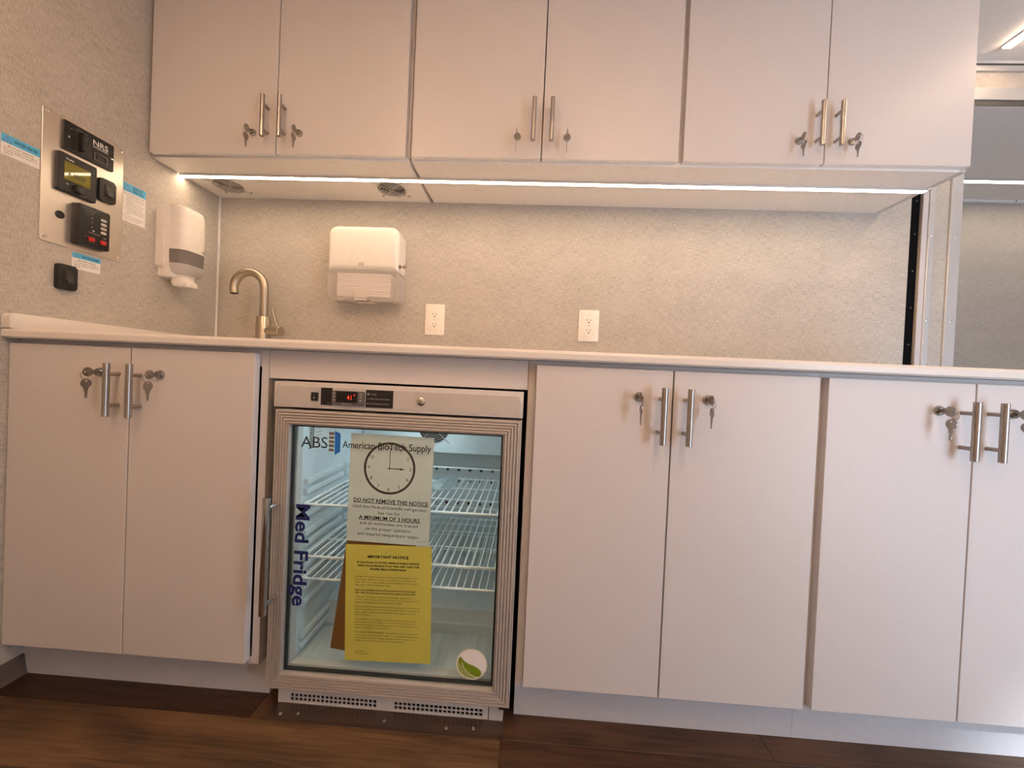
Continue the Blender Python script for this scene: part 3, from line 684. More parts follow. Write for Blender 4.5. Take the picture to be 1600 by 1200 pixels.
# ------------------------------------------------------------------ control panel on the left wall
def L(y, z): return (y, z)
LW = basis((0, 0, 0), LEFT)
t = thing('control_panel', 'stainless control panel with black modules on the left wall', 'control panel', (0.003, -0.474, 1.1415))
bm = new_bm(); prism(bm, rrect(-0.5740, -0.3740, 1.1415, 1.4930, 0.008, 4), LW, 0.0004, 0.0030, 0.0008, 1); obj('plate', bm, 'steel', t)
for y, z in ((-0.5635, 1.482), (-0.3845, 1.482), (-0.5635, 1.152), (-0.3845, 1.152)):
    obj('screw', lathe(new_bm(), [(0.0042, 0), (0.0038, 0.0018), (0.0018, 0.0026)], (0.003, y, z), (1, 0, 0), 12), 'chrome', t)
# power module
bm = new_bm(); prism(bm, rrect(-0.5330, -0.4080, 1.4035, 1.4825, 0.004, 3), LW, 0.003, 0.010, 0.0015); pm = obj('power_module', bm, 'black', t)
bm = new_bm(); prism(bm, rrect(-0.509, -0.468, 1.412, 1.468, 0.002, 2), LW, 0.010, 0.0112); obj('knob_bezel', bm, 'charcoal', pm)
bm = new_bm(); prism(bm, rrect(-0.501, -0.492, 1.414, 1.466, 0.004, 4), LW, 0.0112, 0.026, 0.003); obj('selector_knob', bm, 'black', pm)
bm = new_bm(); plate(bm, rrect(-0.462, -0.426, 1.412, 1.436, 0.002, 2), [list(reversed(rrect(-0.458, -0.430, 1.416, 1.432, 0.001, 2)))], LW @ Matrix.Translation((0, 0, 0.010)), 0.002); obj('socket_frame', bm, 'dark_grey', pm)
bm = new_bm(); prism(bm, rrect(-0.455, -0.434, 1.4185, 1.4295, 0.001, 2), LW, 0.010, 0.0112); obj('socket', bm, 'charcoal', pm)
bm = new_bm(); text(bm, 'NRS', -0.464, 1.4545, 0.0145, 0.039, 'L', 0.012, LW, 3, False, 0.0103)
rect(bm, -0.464, -0.425, 1.4505, 1.4517, LW, 0.0103); rect(bm, -0.464, -0.425, 1.4478, 1.4486, LW, 0.0103); obj('lettering', bm, 'white_paint', pm, False)
bm = new_bm(); text(bm, 'OFF', -0.520, 1.4635, 0.0026, None, 'L', 0, LW, 1, False, 0.0103); text(bm, 'ON', -0.487, 1.4565, 0.0030, None, 'L', 0.01, LW, 1, False, 0.0116); text(bm, 'MASTER DISCONNECT', -0.506, 1.4705, 0.0022, 0.03, 'L', 0, LW, 1, False, 0.0103)
obj('print', bm, 'grey_print', pm, False)
for y, z in ((-0.5215, 1.4405), (-0.4145, 1.4405)): obj('screw', lathe(new_bm(), [(0.0034, 0), (0.003, 0.0014), (0.001, 0.002)], (0.010, y, z), (1, 0, 0), 10), 'chrome', pm)
# thermostat
bm = new_bm(); prism(bm, rrect(-0.5460, -0.4540, 1.2875, 1.3915, 0.005, 3), LW, 0.003, 0.014, 0.0025); th = obj('thermostat', bm, 'black', t)
bm = new_bm(); prism(bm, rrect(-0.5330, -0.4715, 1.3205, 1.3700, 0.001, 2), LW, 0.014, 0.0148); obj('lcd_screen', bm, 'lcd', th)
bm = new_bm(); text(bm, 'A', -0.5245, 1.334, 0.0115, 0.007, 'L', 0.02, LW, 2, False, 0.0151); text(bm, '10:18', -0.5105, 1.334, 0.0115, 0.026, 'L', 0.02, LW, 2, False, 0.0151); obj('lcd_digits', bm, 'lcd_ink', th, False)
bm = new_bm(); text(bm, 'Truma', -0.5305, 1.3755, 0.0045, 0.019, 'L', 0.02, LW, 2, False, 0.0143); obj('lettering', bm, 'white_paint', th, False)
bm = new_bm(); text(bm, 'OK', -0.528, 1.3085, 0.0035, 0.006, 'L', 0.02, LW, 1, False, 0.0143); obj('button_mark', bm, 'white_paint', th, False)
obj('dial', lathe(new_bm(), [(0.0125, 0), (0.0125, 0.010), (0.0105, 0.012), (0.009, 0.0115), (0.0, 0.0115)], (0.014, -0.4985, 1.3065), (1, 0, 0), 24), 'charcoal', th, 35)
def rocker(parent, y0, y1, z0, z1, base, name='rocker_switch', depth=0.010, tl=None):
    bm = new_bm(); prism(bm, rrect(y0, y1, z0, z1, 0.007, 5), LW, base, base + depth, 0.003, 3)
    o = obj(name, bm, 'black', parent, 30)
    yc, zc = (y0 + y1) / 2 + 0.002, (z0 + z1) / 2
    bm = new_bm(); plate(bm, rrect(yc - 0.0115, yc + 0.0115, zc - 0.019, zc + 0.019, 0.002, 2), [list(reversed(rrect(yc - 0.0085, yc + 0.0085, zc - 0.0155, zc + 0.0155, 0.001, 2)))], LW @ Matrix.Translation((0, 0, base + depth)), 0.0015); obj('bezel', bm, 'charcoal', o)
    fr = (Vector((0, 0, 1)), Vector((1, 0, 0))); bm = new_bm()
    prism(bm, [(zc - 0.015, base + depth - 0.001), (zc + 0.015, base + depth - 0.001), (zc + 0.015, base + depth + 0.0015), (zc, base + depth + 0.003), (zc - 0.015, base + depth + 0.008)], basis((0, yc - 0.008, 0), fr), 0, 0.016)
    obj('rocker', bm, 'charcoal', o)
    return o
rocker(t, -0.4460, -0.4015, 1.3055, 1.3720, 0.003)
bm = new_bm(); lathe(bm, [(0.0102, 0), (0.0102, 0.002), (0.0085, 0.0035), (0.006, 0.0035), (0.005, 0.0028), (0, 0.0028)], (0.003, -0.532, 1.2235), (1, 0, 0), 24); obj('push_button', bm, 'black', t, 35)
# tank monitor, with a deep body
bm = new_bm(); prism(bm, rrect(-0.5060, -0.4260, 1.1560, 1.2700, 0.006, 4), LW, 0.003, 0.026, 0.003); tm = obj('tank_monitor', bm, 'black', t, 30)
for k in range(4):
    bm = new_bm(); prism(bm, rrect(-0.452 + 0.0, -0.436, 1.2385 - k * 0.0122, 1.2465 - k * 0.0122, 0.0038, 4), LW, 0.026, 0.0275, 0.0006, 1); obj('button', bm, 'grey_print', tm)
bm = new_bm()
for k in range(4): prism(bm, circle(-0.4735, 1.2505 - k * 0.0125, 0.0014, 8), LW, 0.026, 0.0268)
prism(bm, circle(-0.470, 1.2030, 0.0026, 10), LW, 0.026, 0.0272); obj('indicator_lights', bm, 'grey_print', tm)
bm = new_bm(); text(bm, 'E  1/3  2/3  F', -0.480, 1.2570, 0.0022, 0.016, 'L', 0, LW, 1, False, 0.0263); text(bm, 'TANK LEVELS', -0.482, 1.1945, 0.0028, 0.030, 'L', 0.01, LW, 1, False, 0.0263); text(bm, 'PUMP', -0.445, 1.1895, 0.0028, 0.009, 'L', 0.02, LW, 1, False, 0.0263); text(bm, 'ON', -0.4915, 1.1815, 0.0026, 0.005, 'L', 0, LW, 1, False, 0.0263); obj('print', bm, 'grey_print', tm, False)
for y in (-0.476, -0.4455):
    bm = new_bm(); prism(bm, rrect(y - 0.0095, y + 0.0095, 1.1685, 1.1845, 0.002, 2), LW, 0.026, 0.0272); rb = obj('rocker_bezel', bm, 'charcoal', tm)
    bm = new_bm(); prism(bm, rrect(y - 0.0075, y + 0.0075, 1.1705, 1.1825, 0.002, 2), LW, 0.0272, 0.031, 0.0015); obj('red_rocker', bm, 'red', rb)
# loose switch below the panel
t2 = thing('wall_switch', 'black rocker switch on the left wall, below the stainless panel', 'switch', (0.0, -0.516, 1.022))
rocker(t2, -0.5390, -0.4935, 1.0225, 1.0910, 0.0005, 'switch_body', 0.012)

# ------------------------------------------------------------------ wall stickers
def sticker(label, y0, y1, z0, z1, zb, title, lines, small=()):
    t = thing('warning_sticker', label, 'sticker', (0.0005, (y0 + y1) / 2, z0), 'blue and white warning stickers')
    bm = new_bm(); prism(bm, rrect(y0, y1, z0, z1, 0.0), LW, 0.0002, 0.0006); obj('sheet', bm, 'label_white', t)
    bm = new_bm(); rect(bm, y0, y1, zb, z1, LW, 0.0008); obj('blue_header', bm, 'cyan_print', t, False)
    h = z1 - zb; w = y1 - y0; cxx = y0 + w * 0.15; s = h * 0.44
    bm = new_bm(); A = [(cxx - s * 1.1, zb + h * 0.1), (cxx + s * 1.1, zb + h * 0.1), (cxx, zb + h * 0.92)]
    for k in range(3):
        (ya, za), (yb, zb2) = A[k], A[(k + 1) % 3]; ccx, ccz = cxx, zb + h * 0.4
        poly(bm, [(ya, za), (yb, zb2), (ccx + (yb - ccx) * 0.72, ccz + (zb2 - ccz) * 0.72), (ccx + (ya - ccx) * 0.72, ccz + (za - ccz) * 0.72)], LW, 0.0010)
    rect(bm, cxx - s * 0.07, cxx + s * 0.07, zb + h * 0.32, zb + h * 0.62, LW, 0.0010); rect(bm, cxx - s * 0.07, cxx + s * 0.07, zb + h * 0.18, zb + h * 0.26, LW, 0.0010)
    obj('warning_triangle', bm, 'triangle_blue', t, False)
    bm = new_bm(); n = len(title)
    for k, s_ in enumerate(title):
        hh = h * (0.36 if n == 1 else 0.27); text(bm, s_, y0 + w * 0.63, zb + h * (0.31 if n == 1 else 0.56 - 0.41 * k), hh, w * (0.62 if n == 1 else (0.46 if k == 0 else 0.5)), 'C', 0.025, LW, 2, False, 0.0010)
    obj('title', bm, 'dark_blue', t, False)
    bm = new_bm()
    for (s_, fx, fz, hh, ww) in lines: text(bm, s_, y0 + w * fx, z0 + (zb - z0) * fz, hh, ww * w if ww else None, 'L', 0.012, LW, 1, False, 0.0008)
    obj('printed_text', bm, 'faint_print', t, False)
sticker('water heater warning sticker left of the stainless panel', -0.6490, -0.5752, 1.3215, 1.3720, 1.3520, ['WATER HEATER'],
        [('IMPORTANT WARNING', 0.16, 0.74, 0.0030, 0.66), ('Do not power the water', 0.08, 0.55, 0.0034, 0.84), ('heater without water in', 0.08, 0.36, 0.0034, 0.84), ('system.', 0.08, 0.17, 0.0034, 0.24)])
sticker('water pump warning sticker under the stainless panel', -0.4992, -0.4280, 1.0885, 1.1335, 1.1195, ['WATER PUMP'],
        [('IMPORTANT WARNING', 0.18, 0.76, 0.0030, 0.64), ('Do not power the water', 0.08, 0.56, 0.0034, 0.84), ('pump without water in', 0.08, 0.37, 0.0034, 0.84), ('system.', 0.08, 0.17, 0.0034, 0.22)])
sticker('slide out operation sticker right of the stainless panel', -0.3712, -0.3005, 1.2765, 1.3965, 1.3705, ['SLIDE OUT', 'OPERATION'],
        [('BEFORE USING SLIDE ROOM:', 0.04, 0.92, 0.0030, 0.90), ('1.', 0.05, 0.85, 0.0026, None), ('A complete walk around', 0.13, 0.85, 0.0030, 0.80), ('outside to make the slideout', 0.13, 0.78, 0.0030, 0.84), ('area clear.', 0.13, 0.71, 0.0030, 0.34),
         ('2.', 0.05, 0.63, 0.0026, None), ('Confirm interior is clear of', 0.13, 0.63, 0.0030, 0.80), ('obstructions and people.', 0.13, 0.56, 0.0030, 0.74),
         ('3.', 0.05, 0.48, 0.0026, None), ('Shore power or generator', 0.13, 0.48, 0.0030, 0.76), ('must be engaged and ready', 0.13, 0.41, 0.0030, 0.82), ('to operate hydraulic motor', 0.13, 0.34, 0.0030, 0.80), ('pump.', 0.13, 0.27, 0.0030, 0.18),
         ('For more details see the operating manual for', 0.04, 0.18, 0.0020, 0.90), ('this room and the proper use of controls', 0.04, 0.13, 0.0020, 0.80), ('for extend and retract in this vehicle', 0.04, 0.08, 0.0020, 0.72)])

# ------------------------------------------------------------------ refrigerator
FX0, FX1 = 0.688, 1.288
YP = -0.63
F = thing('refrigerator', 'undercounter medical refrigerator with lit interior behind glass door', 'refrigerator', (0.988, -0.33, 0))
CX0, CX1, CY0, CY1, CZ0, CZ1 = 0.728, 1.2545, -0.575, -0.10, 0.088, 0.705
bm = new_bm()   # outer cabinet: boards around the cavity
box(bm, FX0 + 0.006, CX0 - 0.006, CY0, -0.06, 0.055, 0.795); box(bm, CX1 + 0.006, FX1 - 0.006, CY0, -0.06, 0.055, 0.795)
box(bm, CX0 - 0.006, CX1 + 0.006, CY0, -0.06, CZ1 + 0.006, 0.795); box(bm, CX0 - 0.006, CX1 + 0.006, CY0, -0.06, 0.055, CZ0 - 0.006); box(bm, CX0 - 0.006, CX1 + 0.006, CY1 + 0.006, -0.06, CZ0 - 0.006, CZ1 + 0.006)
obj('cabinet_body', bm, 'black', F)
for x in (0.73, 1.25):
    for y in (-0.50, -0.12): obj('foot', lathe(new_bm(), [(0.018, 0.0005), (0.018, 0.008), (0.008, 0.010), (0.008, 0.055)], (x, y, 0), (0, 0, 1), 14), 'black', F)
bm = new_bm(); w = 0.005   # liner
box(bm, CX0 - w, CX0, CY0, CY1, CZ0, CZ1); box(bm, CX1, CX1 + w, CY0, CY1, CZ0, CZ1); box(bm, CX0 - w, CX1 + w, CY0, CY1 + w, CZ1, CZ1 + w)
box(bm, CX0 - w, CX1 + w, CY1, CY1 + w, CZ0, CZ1)
ln = obj('liner', bm, 'fridge_white', F)
obj('liner_floor', box(new_bm(), CX0 - w, CX1 + w, CY0, CY1 + w, CZ0 - w, CZ0), 'fridge_floor', F)
bm = new_bm(); prism(bm, [(-0.43, 0.0885), (-0.101, 0.0885), (-0.101, 0.158), (-0.40, 0.158), (-0.415, 0.150), (-0.425, 0.118), (-0.43, 0.115)], basis((CX0 + 0.001, 0, 0), (Vector((0, 1, 0)), Vector((0, 0, 1)))), 0, CX1 - CX0 - 0.002)
obj('compressor_step', bm, 'fridge_white', F, 30)
# evaporator cover with fan guard
EC = obj('evaporator_cover', box(new_bm(), CX0 + 0.003, CX1 - 0.003, -0.215, -0.103, 0.566, 0.7035, 0.004), 'fridge_white', F, 30)
fcx, fcz = 0.980, 0.652
obj('fan_opening', lathe(new_bm(), [(0.052, 0), (0.052, 0.0008), (0.0, 0.0008)], (fcx, -0.2152, fcz), (0, -1, 0), 36), 'charcoal', EC)
bm = new_bm()
for r in (0.012, 0.020, 0.028, 0.036, 0.044, 0.052): tube(bm, [(fcx + r * math.cos(2 * PI * k / 40), -0.219, fcz + r * math.sin(2 * PI * k / 40)) for k in range(41)], 0.0011, 6, False)
for a in (45, 135):
    c, s = math.cos(math.radians(a)) * 0.072, math.sin(math.radians(a)) * 0.072; tube(bm, [(fcx - c, -0.2175, fcz - s), (fcx - c * .7, -0.2205, fcz - s * .7), (fcx + c * .7, -0.2205, fcz + s * .7), (fcx + c, -0.2175, fcz + s)], 0.0013, 6)
obj('fan_guard', bm, 'chrome', EC, 60)
obj('cover_lip', box(new_bm(), 1.125, 1.21, -0.224, -0.2155, 0.655, 0.662, 0.001), 'fridge_recess', EC)
# vent holes in the back
for z in (0.4828, 0.4411, 0.358):
    for k in range(6):
        x = 0.9666 + k * 0.04195
        obj('vent_hole', lathe(new_bm(), [(0.0058, 0), (0.0058, 0.0006), (0.0, 0.0006)], (x, CY1, z), (0, -1, 0), 14), 'black', ln)
bm = new_bm(); box(bm, 0.88, 1.04, -0.40, -0.30, 0.690, 0.7045, 0.004); obj('interior_lamp', bm, 'lamp', F)
bm = new_bm(); box(bm, 0.76, 1.22, -0.572, -0.556, 0.697, 0.7045); obj('interior_lamp', bm, 'lamp', F)
# ledges on the side walls
for z in (0.549, 0.523, 0.4885, 0.4630, 0.4145, 0.3870, 0.3535, 0.3300, 0.2960, 0.2720, 0.2300, 0.1440, 0.1210):
    for side in (0, 1):
        xa, xb = (CX0 + 0.0002, CX0 + 0.0125) if side == 0 else (CX1 - 0.0125, CX1 - 0.0002)
        for ya, yb in ((-0.558, -0.362), (-0.352, -0.225)):
            obj('shelf_ledge', box(new_bm(), xa, xb, ya, yb, z - 0.0145, z - 0.0005, 0.002), 'fridge_white', ln)
# data label on the left wall
CLW = basis((CX0, 0, 0), LEFT)
bm = new_bm(); prism(bm, rrect(-0.545, -0.385, 0.6205, 0.7000, 0.0), CLW, 0.0002, 0.0008); dlb = obj('data_label', bm, 'label_white', ln)
bm = new_bm()
for k in range(11): rect(bm, -0.541, -0.518, 0.6230 + k * 0.0058, 0.6268 + k * 0.0058, CLW, 0.0010)
obj('bar_print', bm, 'brown_print', dlb, False)
bm = new_bm()
for k, s_ in enumerate(['RATING 115V 60Hz 1.8A', 'REFRIGERANT R600a', 'DESIGN PRESSURE', 'HIGH SIDE 230', 'LOW SIDE 100', 'CAPACITY', 'SERIAL NO.']): text(bm, s_, -0.512, 0.6910 - k * 0.0098, 0.0036, None, 'L', 0, CLW, 1, False, 0.0010)
obj('printed_text', bm, 'faint_print', dlb, False)
# wire shelves
def shelf(z, dy=0.0):
    bm = new_bm(); xa, xb, ya, yb = CX0 + 0.008, CX1 - 0.010, -0.566, -0.236
    for r_, zz in ((0.0034, z), ):
        tube(bm, [(xa, ya, zz), (xb, ya, zz)], r_, 8)
    tube(bm, [(xa, yb, z), (xa, ya, z)], 0.0028, 8); tube(bm, [(xb, ya, z), (xb, yb, z)], 0.0028, 8)
    for y in (ya + 0.11, ya + 0.22, yb): tube(bm, [(xa, y, z - 0.0025), (xb, y, z - 0.0025)], 0.0024, 8)
    n = 26
    for k in range(n):
        x = xa + (xb - xa) * (k + 0.5) / n
        tube(bm, [(x, ya - 0.001, z + 0.001), (x, ya + 0.004, z + 0.0030), (x, yb, z + 0.0030)], 0.0021, 6)
    tube(bm, [(xa + 0.004, yb, z), (xa + 0.004, yb + 0.002, z + 0.026), (xa + 0.012, yb + 0.002, z + 0.034), (xb - 0.012, yb + 0.002, z + 0.034), (xb - 0.004, yb + 0.002, z + 0.026), (xb - 0.004, yb, z)], 0.0024, 8)
    return obj('wire_shelf', bm, 'wire', F, 60)
for z in (0.4870, 0.3525, 0.2955): shelf(z)
# kick grille
GM = basis((0, -0.600, 0), FRONT)
holes = []
for g0, g1 in ((0.7405, 0.9605), (1.0025, 1.2235)):
    n = 20; p = (g1 - g0) / n
    for k in range(n):
        for z in (0.0075, 0.0175): holes.append(list(reversed([(g0 + k * p + 0.0012, z), (g0 + k * p + p - 0.0016, z), (g0 + k * p + p - 0.0016, z + 0.0078), (g0 + k * p + 0.0012, z + 0.0078)])))
bm = new_bm(); plate(bm, [(0.710, 0.0008), (1.236, 0.0008), (1.236, 0.046), (0.710, 0.046)], holes, GM, 0.003)
box(bm, 0.710, 0.7125, -0.5995, -0.560, 0.0008, 0.046); box(bm, 1.2335, 1.236, -0.5995, -0.560, 0.0008, 0.046)
obj('kick_grille', bm, 'fridge_shell', F)
obj('grille_backing', box(new_bm(), 0.714, 1.232, -0.570, -0.566, 0.0008, 0.046), 'dark_grey', F)
obj('base_bracket', box(new_bm(), 1.238, 1.272, -0.604, -0.565, 0.0008, 0.040), 'fridge_recess', F)
# top control strip
FM = basis((0, 0, 0), FRONT)
bm = new_bm(); prism(bm, rrect(FX0, FX1, 0.7398, 0.8015, 0.002, 2), FM, 0.578, -YP - 0.002, 0.002, 2); cp = obj('control_strip', bm, 'fridge_shell', F, 30)
T0 = -YP - 0.002
bm = new_bm(); out = [(0.6985, 0.7465), (1.2745, 0.7465), (1.2795, 0.752), (1.2815, 0.7685), (1.2795, 0.785), (1.2745, 0.7905), (0.6985, 0.7905), (0.6945, 0.785), (0.6925, 0.7685), (0.6945, 0.752)]
prism(bm, out, FM, T0 + 0.0001, T0 + 0.0008); obj('recess_panel', bm, 'fridge_recess', cp)
T1 = T0 + 0.0008
bm = new_bm(); prism(bm, rrect(0.7810, 0.7985, 0.7580, 0.7785, 0.001, 2), FM, T1, T1 + 0.003, 0.0008, 1); sw = obj('alarm_switch', bm, 'black', cp)
bm = new_bm(); rect(bm, 0.7885, 0.7900, 0.7715, 0.7735, FM, T1 + 0.0033); prism(bm, circle(0.7892, 0.7655, 0.0020, 10), FM, T1 + 0.003, T1 + 0.0034); obj('mark', bm, 'grey_print', sw)
bm = new_bm(); prism(bm, rrect(0.8046, 0.8325, 0.7490, 0.7905, 0), FM, T1, T1 + 0.0006); st = obj('black_decal', bm, 'black', cp)
bm = new_bm(); text(bm, '°C / °F', 0.8285, 0.7515, 0.0030, 0.008, 'R', 0, FM, 1, False, T1 + 0.0008); obj('print', bm, 'grey_print', st, False)
bm = new_bm(); prism(bm, rrect(0.8332, 0.9115, 0.7510, 0.7850, 0.003, 3), FM, T1, T1 + 0.006, 0.002, 2); ct = obj('thermostat_display', bm, 'dark_grey', cp, 30)
bm = new_bm(); prism(bm, rrect(0.8445, 0.8960, 0.7578, 0.7842, 0.001, 2), FM, T1 + 0.006, T1 + 0.0065); obj('display_window', bm, 'black_gloss', ct)
bm = new_bm(); text(bm, '41', 0.8705, 0.7650, 0.0100, 0.0115, 'L', 0.012, FM, 2, False, T1 + 0.0068); text(bm, '°', 0.8865, 0.7665, 0.0110, None, 'L', 0.0, FM, 2, False, T1 + 0.0068); obj('red_digits', bm, 'red_led', ct, False)
bm = new_bm(); text(bm, 'TEMPERATURE', 0.8700, 0.7528, 0.0026, 0.024, 'C', 0.01, FM, 1, False, T1 + 0.0064)
for x, z in ((0.8388, 0.7785), (0.8388, 0.7710), (0.8388, 0.7630), (0.9035, 0.7785), (0.9035, 0.7715), (0.9035, 0.7635)): rect(bm, x - 0.0022, x + 0.0022, z - 0.0013, z + 0.0013, FM, T1 + 0.0064)
obj('print', bm, 'grey_print', ct, False)
bm = new_bm(); prism(bm, rrect(0.9137, 0.9797, 0.7482, 0.7902, 0), FM, T1, T1 + 0.0006); st = obj('alarm_decal', bm, 'black', cp)
bm = new_bm()
for k, s_ in enumerate(['Cooling', 'High Temperature Alarm', 'Low Temperature Alarm']): text(bm, s_, 0.9250, 0.7785 - k * 0.0112, 0.0038, [0.014, 0.047, 0.046][k], 'L', 0, FM, 1, False, T1 + 0.0008)
for a in range(3):
    c, s = math.cos(a * PI / 3), math.sin(a * PI / 3); n = (-s * 0.0005, c * 0.0005); x, z = 0.9195, 0.7800
    poly(bm, [(x - c * .0032 - n[0], z - s * .0032 - n[1]), (x + c * .0032 - n[0], z + s * .0032 - n[1]), (x + c * .0032 + n[0], z + s * .0032 + n[1]), (x - c * .0032 + n[0], z - s * .0032 + n[1])], FM, T1 + 0.0008)
text(bm, 'HI', 0.9178, 0.7673, 0.0030, 0.004, 'L', 0, FM, 1, False, T1 + 0.0008); poly(bm, [(0.9178, 0.7561), (0.9218, 0.7561), (0.9198, 0.7595)], FM, T1 + 0.0008)
obj('print', bm, 'grey_print', st, False)
lk = obj('key_lock', lathe(new_bm(), [(0.0092, 0), (0.0092, 0.003), (0.0072, 0.0042), (0.0, 0.0042)], (1.0465, -T1, 0.7685), (0, -1, 0), 24), 'chrome', cp, 35)
bm = new_bm(); prism(bm, rrect(1.0457, 1.0473, 0.7655, 0.7715, 0.0004, 2), FM, T1 + 0.0042, T1 + 0.0046); obj('keyhole', bm, 'black', lk)
bm = new_bm()
for x, z in ((1.0565, 0.7675), (1.0465, 0.7580)): poly(bm, circle(x, z, 0.0009, 8), FM, T1 + 0.0003)
for k in range(8):
    a, b = -math.radians(8 + k * 9), -math.radians(8 + k * 9 + 9); poly(bm, [(1.0465 + r * math.cos(q), 0.7685 + r * math.sin(q)) for r, q in ((0.0098, a), (0.0104, a), (0.0104, b), (0.0098, b))], FM, T1 + 0.0003)
obj('print', bm, 'brown_print', lk, False)
# glass door: a ridged mitred frame
OX0, OX1, OZ0, OZ1 = 0.6931, 1.2841, 0.0549, 0.7342
IX0, IX1, IZ0, IZ1 = 0.7294, 1.2448, 0.0934, 0.6980
prof = [(0.0, 0.578), (0.0, 0.6265)]
for k in range(5):
    a = 0.02 + k * 0.185
    prof += [(a + 0.030, 0.6298), (a + 0.130, 0.6302), (a + 0.172, 0.6262)]
prof += [(0.955, 0.6300), (0.985, 0.6295), (1.0, 0.622), (1.0, 0.6000), (0.90, 0.5995), (0.90, 0.578)]
bm = new_bm(); rings = []
for f, d in prof:
    xa, xb, za, zb = OX0 + (IX0 - OX0) * f, OX1 + (IX1 - OX1) * f, OZ0 + (IZ0 - OZ0) * f, OZ1 + (IZ1 - OZ1) * f
    rings.append([bm.verts.new((x, -d, z)) for x, z in ((xa, za), (xb, za), (xb, zb), (xa, zb))])
for i in range(len(rings)):
    A, B = rings[i], rings[(i + 1) % len(rings)]
    for k in range(4): bm.faces.new((A[k], A[(k + 1) % 4], B[(k + 1) % 4], B[k]))
dr = obj('door', bm, 'fridge_frame', F)
obj('glass_pane', box(new_bm(), IX0 + 0.0003, IX1 - 0.0003, -0.6195, -0.6160, IZ0 + 0.0003, IZ1 - 0.0003), 'glass', dr)
def ringbox(bm, x0, x1, z0, z1, w, y0, y1):
    box(bm, x0, x0 + w, y0, y1, z0, z1); box(bm, x1 - w, x1, y0, y1, z0, z1); box(bm, x0 + w, x1 - w, y0, y1, z0, z0 + w); box(bm, x0 + w, x1 - w, y0, y1, z1 - w, z1)
    return bm
obj('spacer', ringbox(new_bm(), IX0 + 0.0005, IX1 - 0.0005, IZ0 + 0.0005, IZ1 - 0.0005, 0.0045, -0.6155, -0.6075), 'black', dr)
obj('gasket', ringbox(new_bm(), IX0 - 0.002, IX1 + 0.002, IZ0 - 0.002, IZ1 + 0.002, 0.006, -0.5990, -0.5770), 'fridge_shell', dr)
obj('door_edge', box(new_bm(), OX1 + 0.0001, OX1 + 0.0025, -0.628, -0.580, OZ0, OZ1), 'alu_light', dr)
obj('hinge', box(new_bm(), 1.262, 1.284, -0.625, -0.585, 0.0465, 0.0545, 0.001), 'black', dr)
# pull handle
bm = new_bm(); prism(bm, rrect(0.7030, 0.7190, -0.680, -0.668, 0.0048, 4), basis((0, 0, 0.2625), (Vector((1, 0, 0)), Vector((0, 1, 0)))), 0, 0.2720); hd = obj('handle', bm, 'chrome', dr, 35)
for z in (0.5080, 0.2830): obj('handle_post', lathe(new_bm(), [(0.0052, 0), (0.0052, 0.0380)], (0.7110, -0.6302, z), (0, -1, 0), 14), 'chrome', hd, 35)
# lettering on the glass
GT = 0.6198
bm = new_bm(); text(bm, 'ABS', 0.7545, 0.6440, 0.0262, 0.0655, 'L', 0.0, FM, 4, False, GT); text(bm, 'American BioTech Supply', 0.8570, 0.6475, 0.0166, 0.2165, 'L', 0.006, FM, 4, False, GT); obj('lettering', bm, 'black_print', dr, False)
bm = new_bm()
for k in range(5): poly(bm, [(0.8232, 0.6375 + k * 0.0098), (0.8362, 0.6367 + k * 0.0100), (0.8362, 0.6438 + k * 0.0100), (0.8232, 0.6444 + k * 0.0098)], FM, GT)
obj('logo_bars', bm, 'tan_print', dr, False)
bm = new_bm(); poly(bm, [(0.8385, 0.6285), (0.8520, 0.6375), (0.8515, 0.6810), (0.8370, 0.6875)], FM, GT); obj('logo_door', bm, 'blue_print', dr, False)
MF = basis((0.7495, -GT, 0.5045), (Vector((-0.008, 0, -1)).normalized(), Vector((1, 0, -0.008)).normalized()))
bm = new_bm(); text(bm, 'Med Fridge', 0, 0, 0.0325, 0.2490, 'L', 0.028, MF, 4); obj('lettering', bm, 'navy_print', dr, False)
sx, sz, sr = 1.1925, 0.1465, 0.0372
bm = new_bm(); prism(bm, circle(sx, sz, sr, 40), FM, 0.6196, 0.6200); rs = obj('round_sticker', bm, 'cream', dr)
bm = new_bm(); poly(bm, circle(sx, sz, sr * 0.93, 40), FM, 0.6203); obj('disc_print', bm, 'label_white', rs, False)
def leafpoly(pts): return [(sx + x * sr, sz + z * sr) for x, z in pts]
arc = [(0.9 * math.cos(math.radians(a)), 0.9 * math.sin(math.radians(a))) for a in range(150, 322, 8)]
bm = new_bm(); poly(bm, leafpoly(arc + [(0.66, -0.42), (0.45, -0.22), (0.15, -0.08), (-0.25, 0.05), (-0.5, 0.22), (-0.68, 0.42)]), FM, 0.6206); obj('leaf_base', bm, 'green_light', rs, False)
bm = new_bm(); poly(bm, leafpoly([(-0.78, 0.44), (-0.86, 0.2), (-0.72, -0.05), (-0.5, -0.32), (-0.2, -0.56), (0.15, -0.74), (0.52, -0.76), (0.62, -0.55), (0.5, -0.3), (0.2, -0.1), (-0.2, 0.02), (-0.5, 0.16)]), FM, 0.6209); obj('leaf_print', bm, 'green', rs, False)
bm = new_bm()
for (xa, za), (xb, zb) in zip([(-0.62, 0.1), (-0.5, -0.22), (-0.2, -0.55), (0.15, -0.74)], [(-0.5, -0.22), (-0.2, -0.55), (0.15, -0.74), (0.55, -0.80)]):
    d = Vector((xb - xa, zb - za)).normalized() * 0.022; n = (-d.y, d.x); poly(bm, leafpoly([(xa - n[0], za - n[1]), (xb - n[0], zb - n[1]), (xb + n[0], zb + n[1]), (xa + n[0], za + n[1])]), FM, 0.6212)
obj('leaf_vein', bm, 'cream', rs, False)

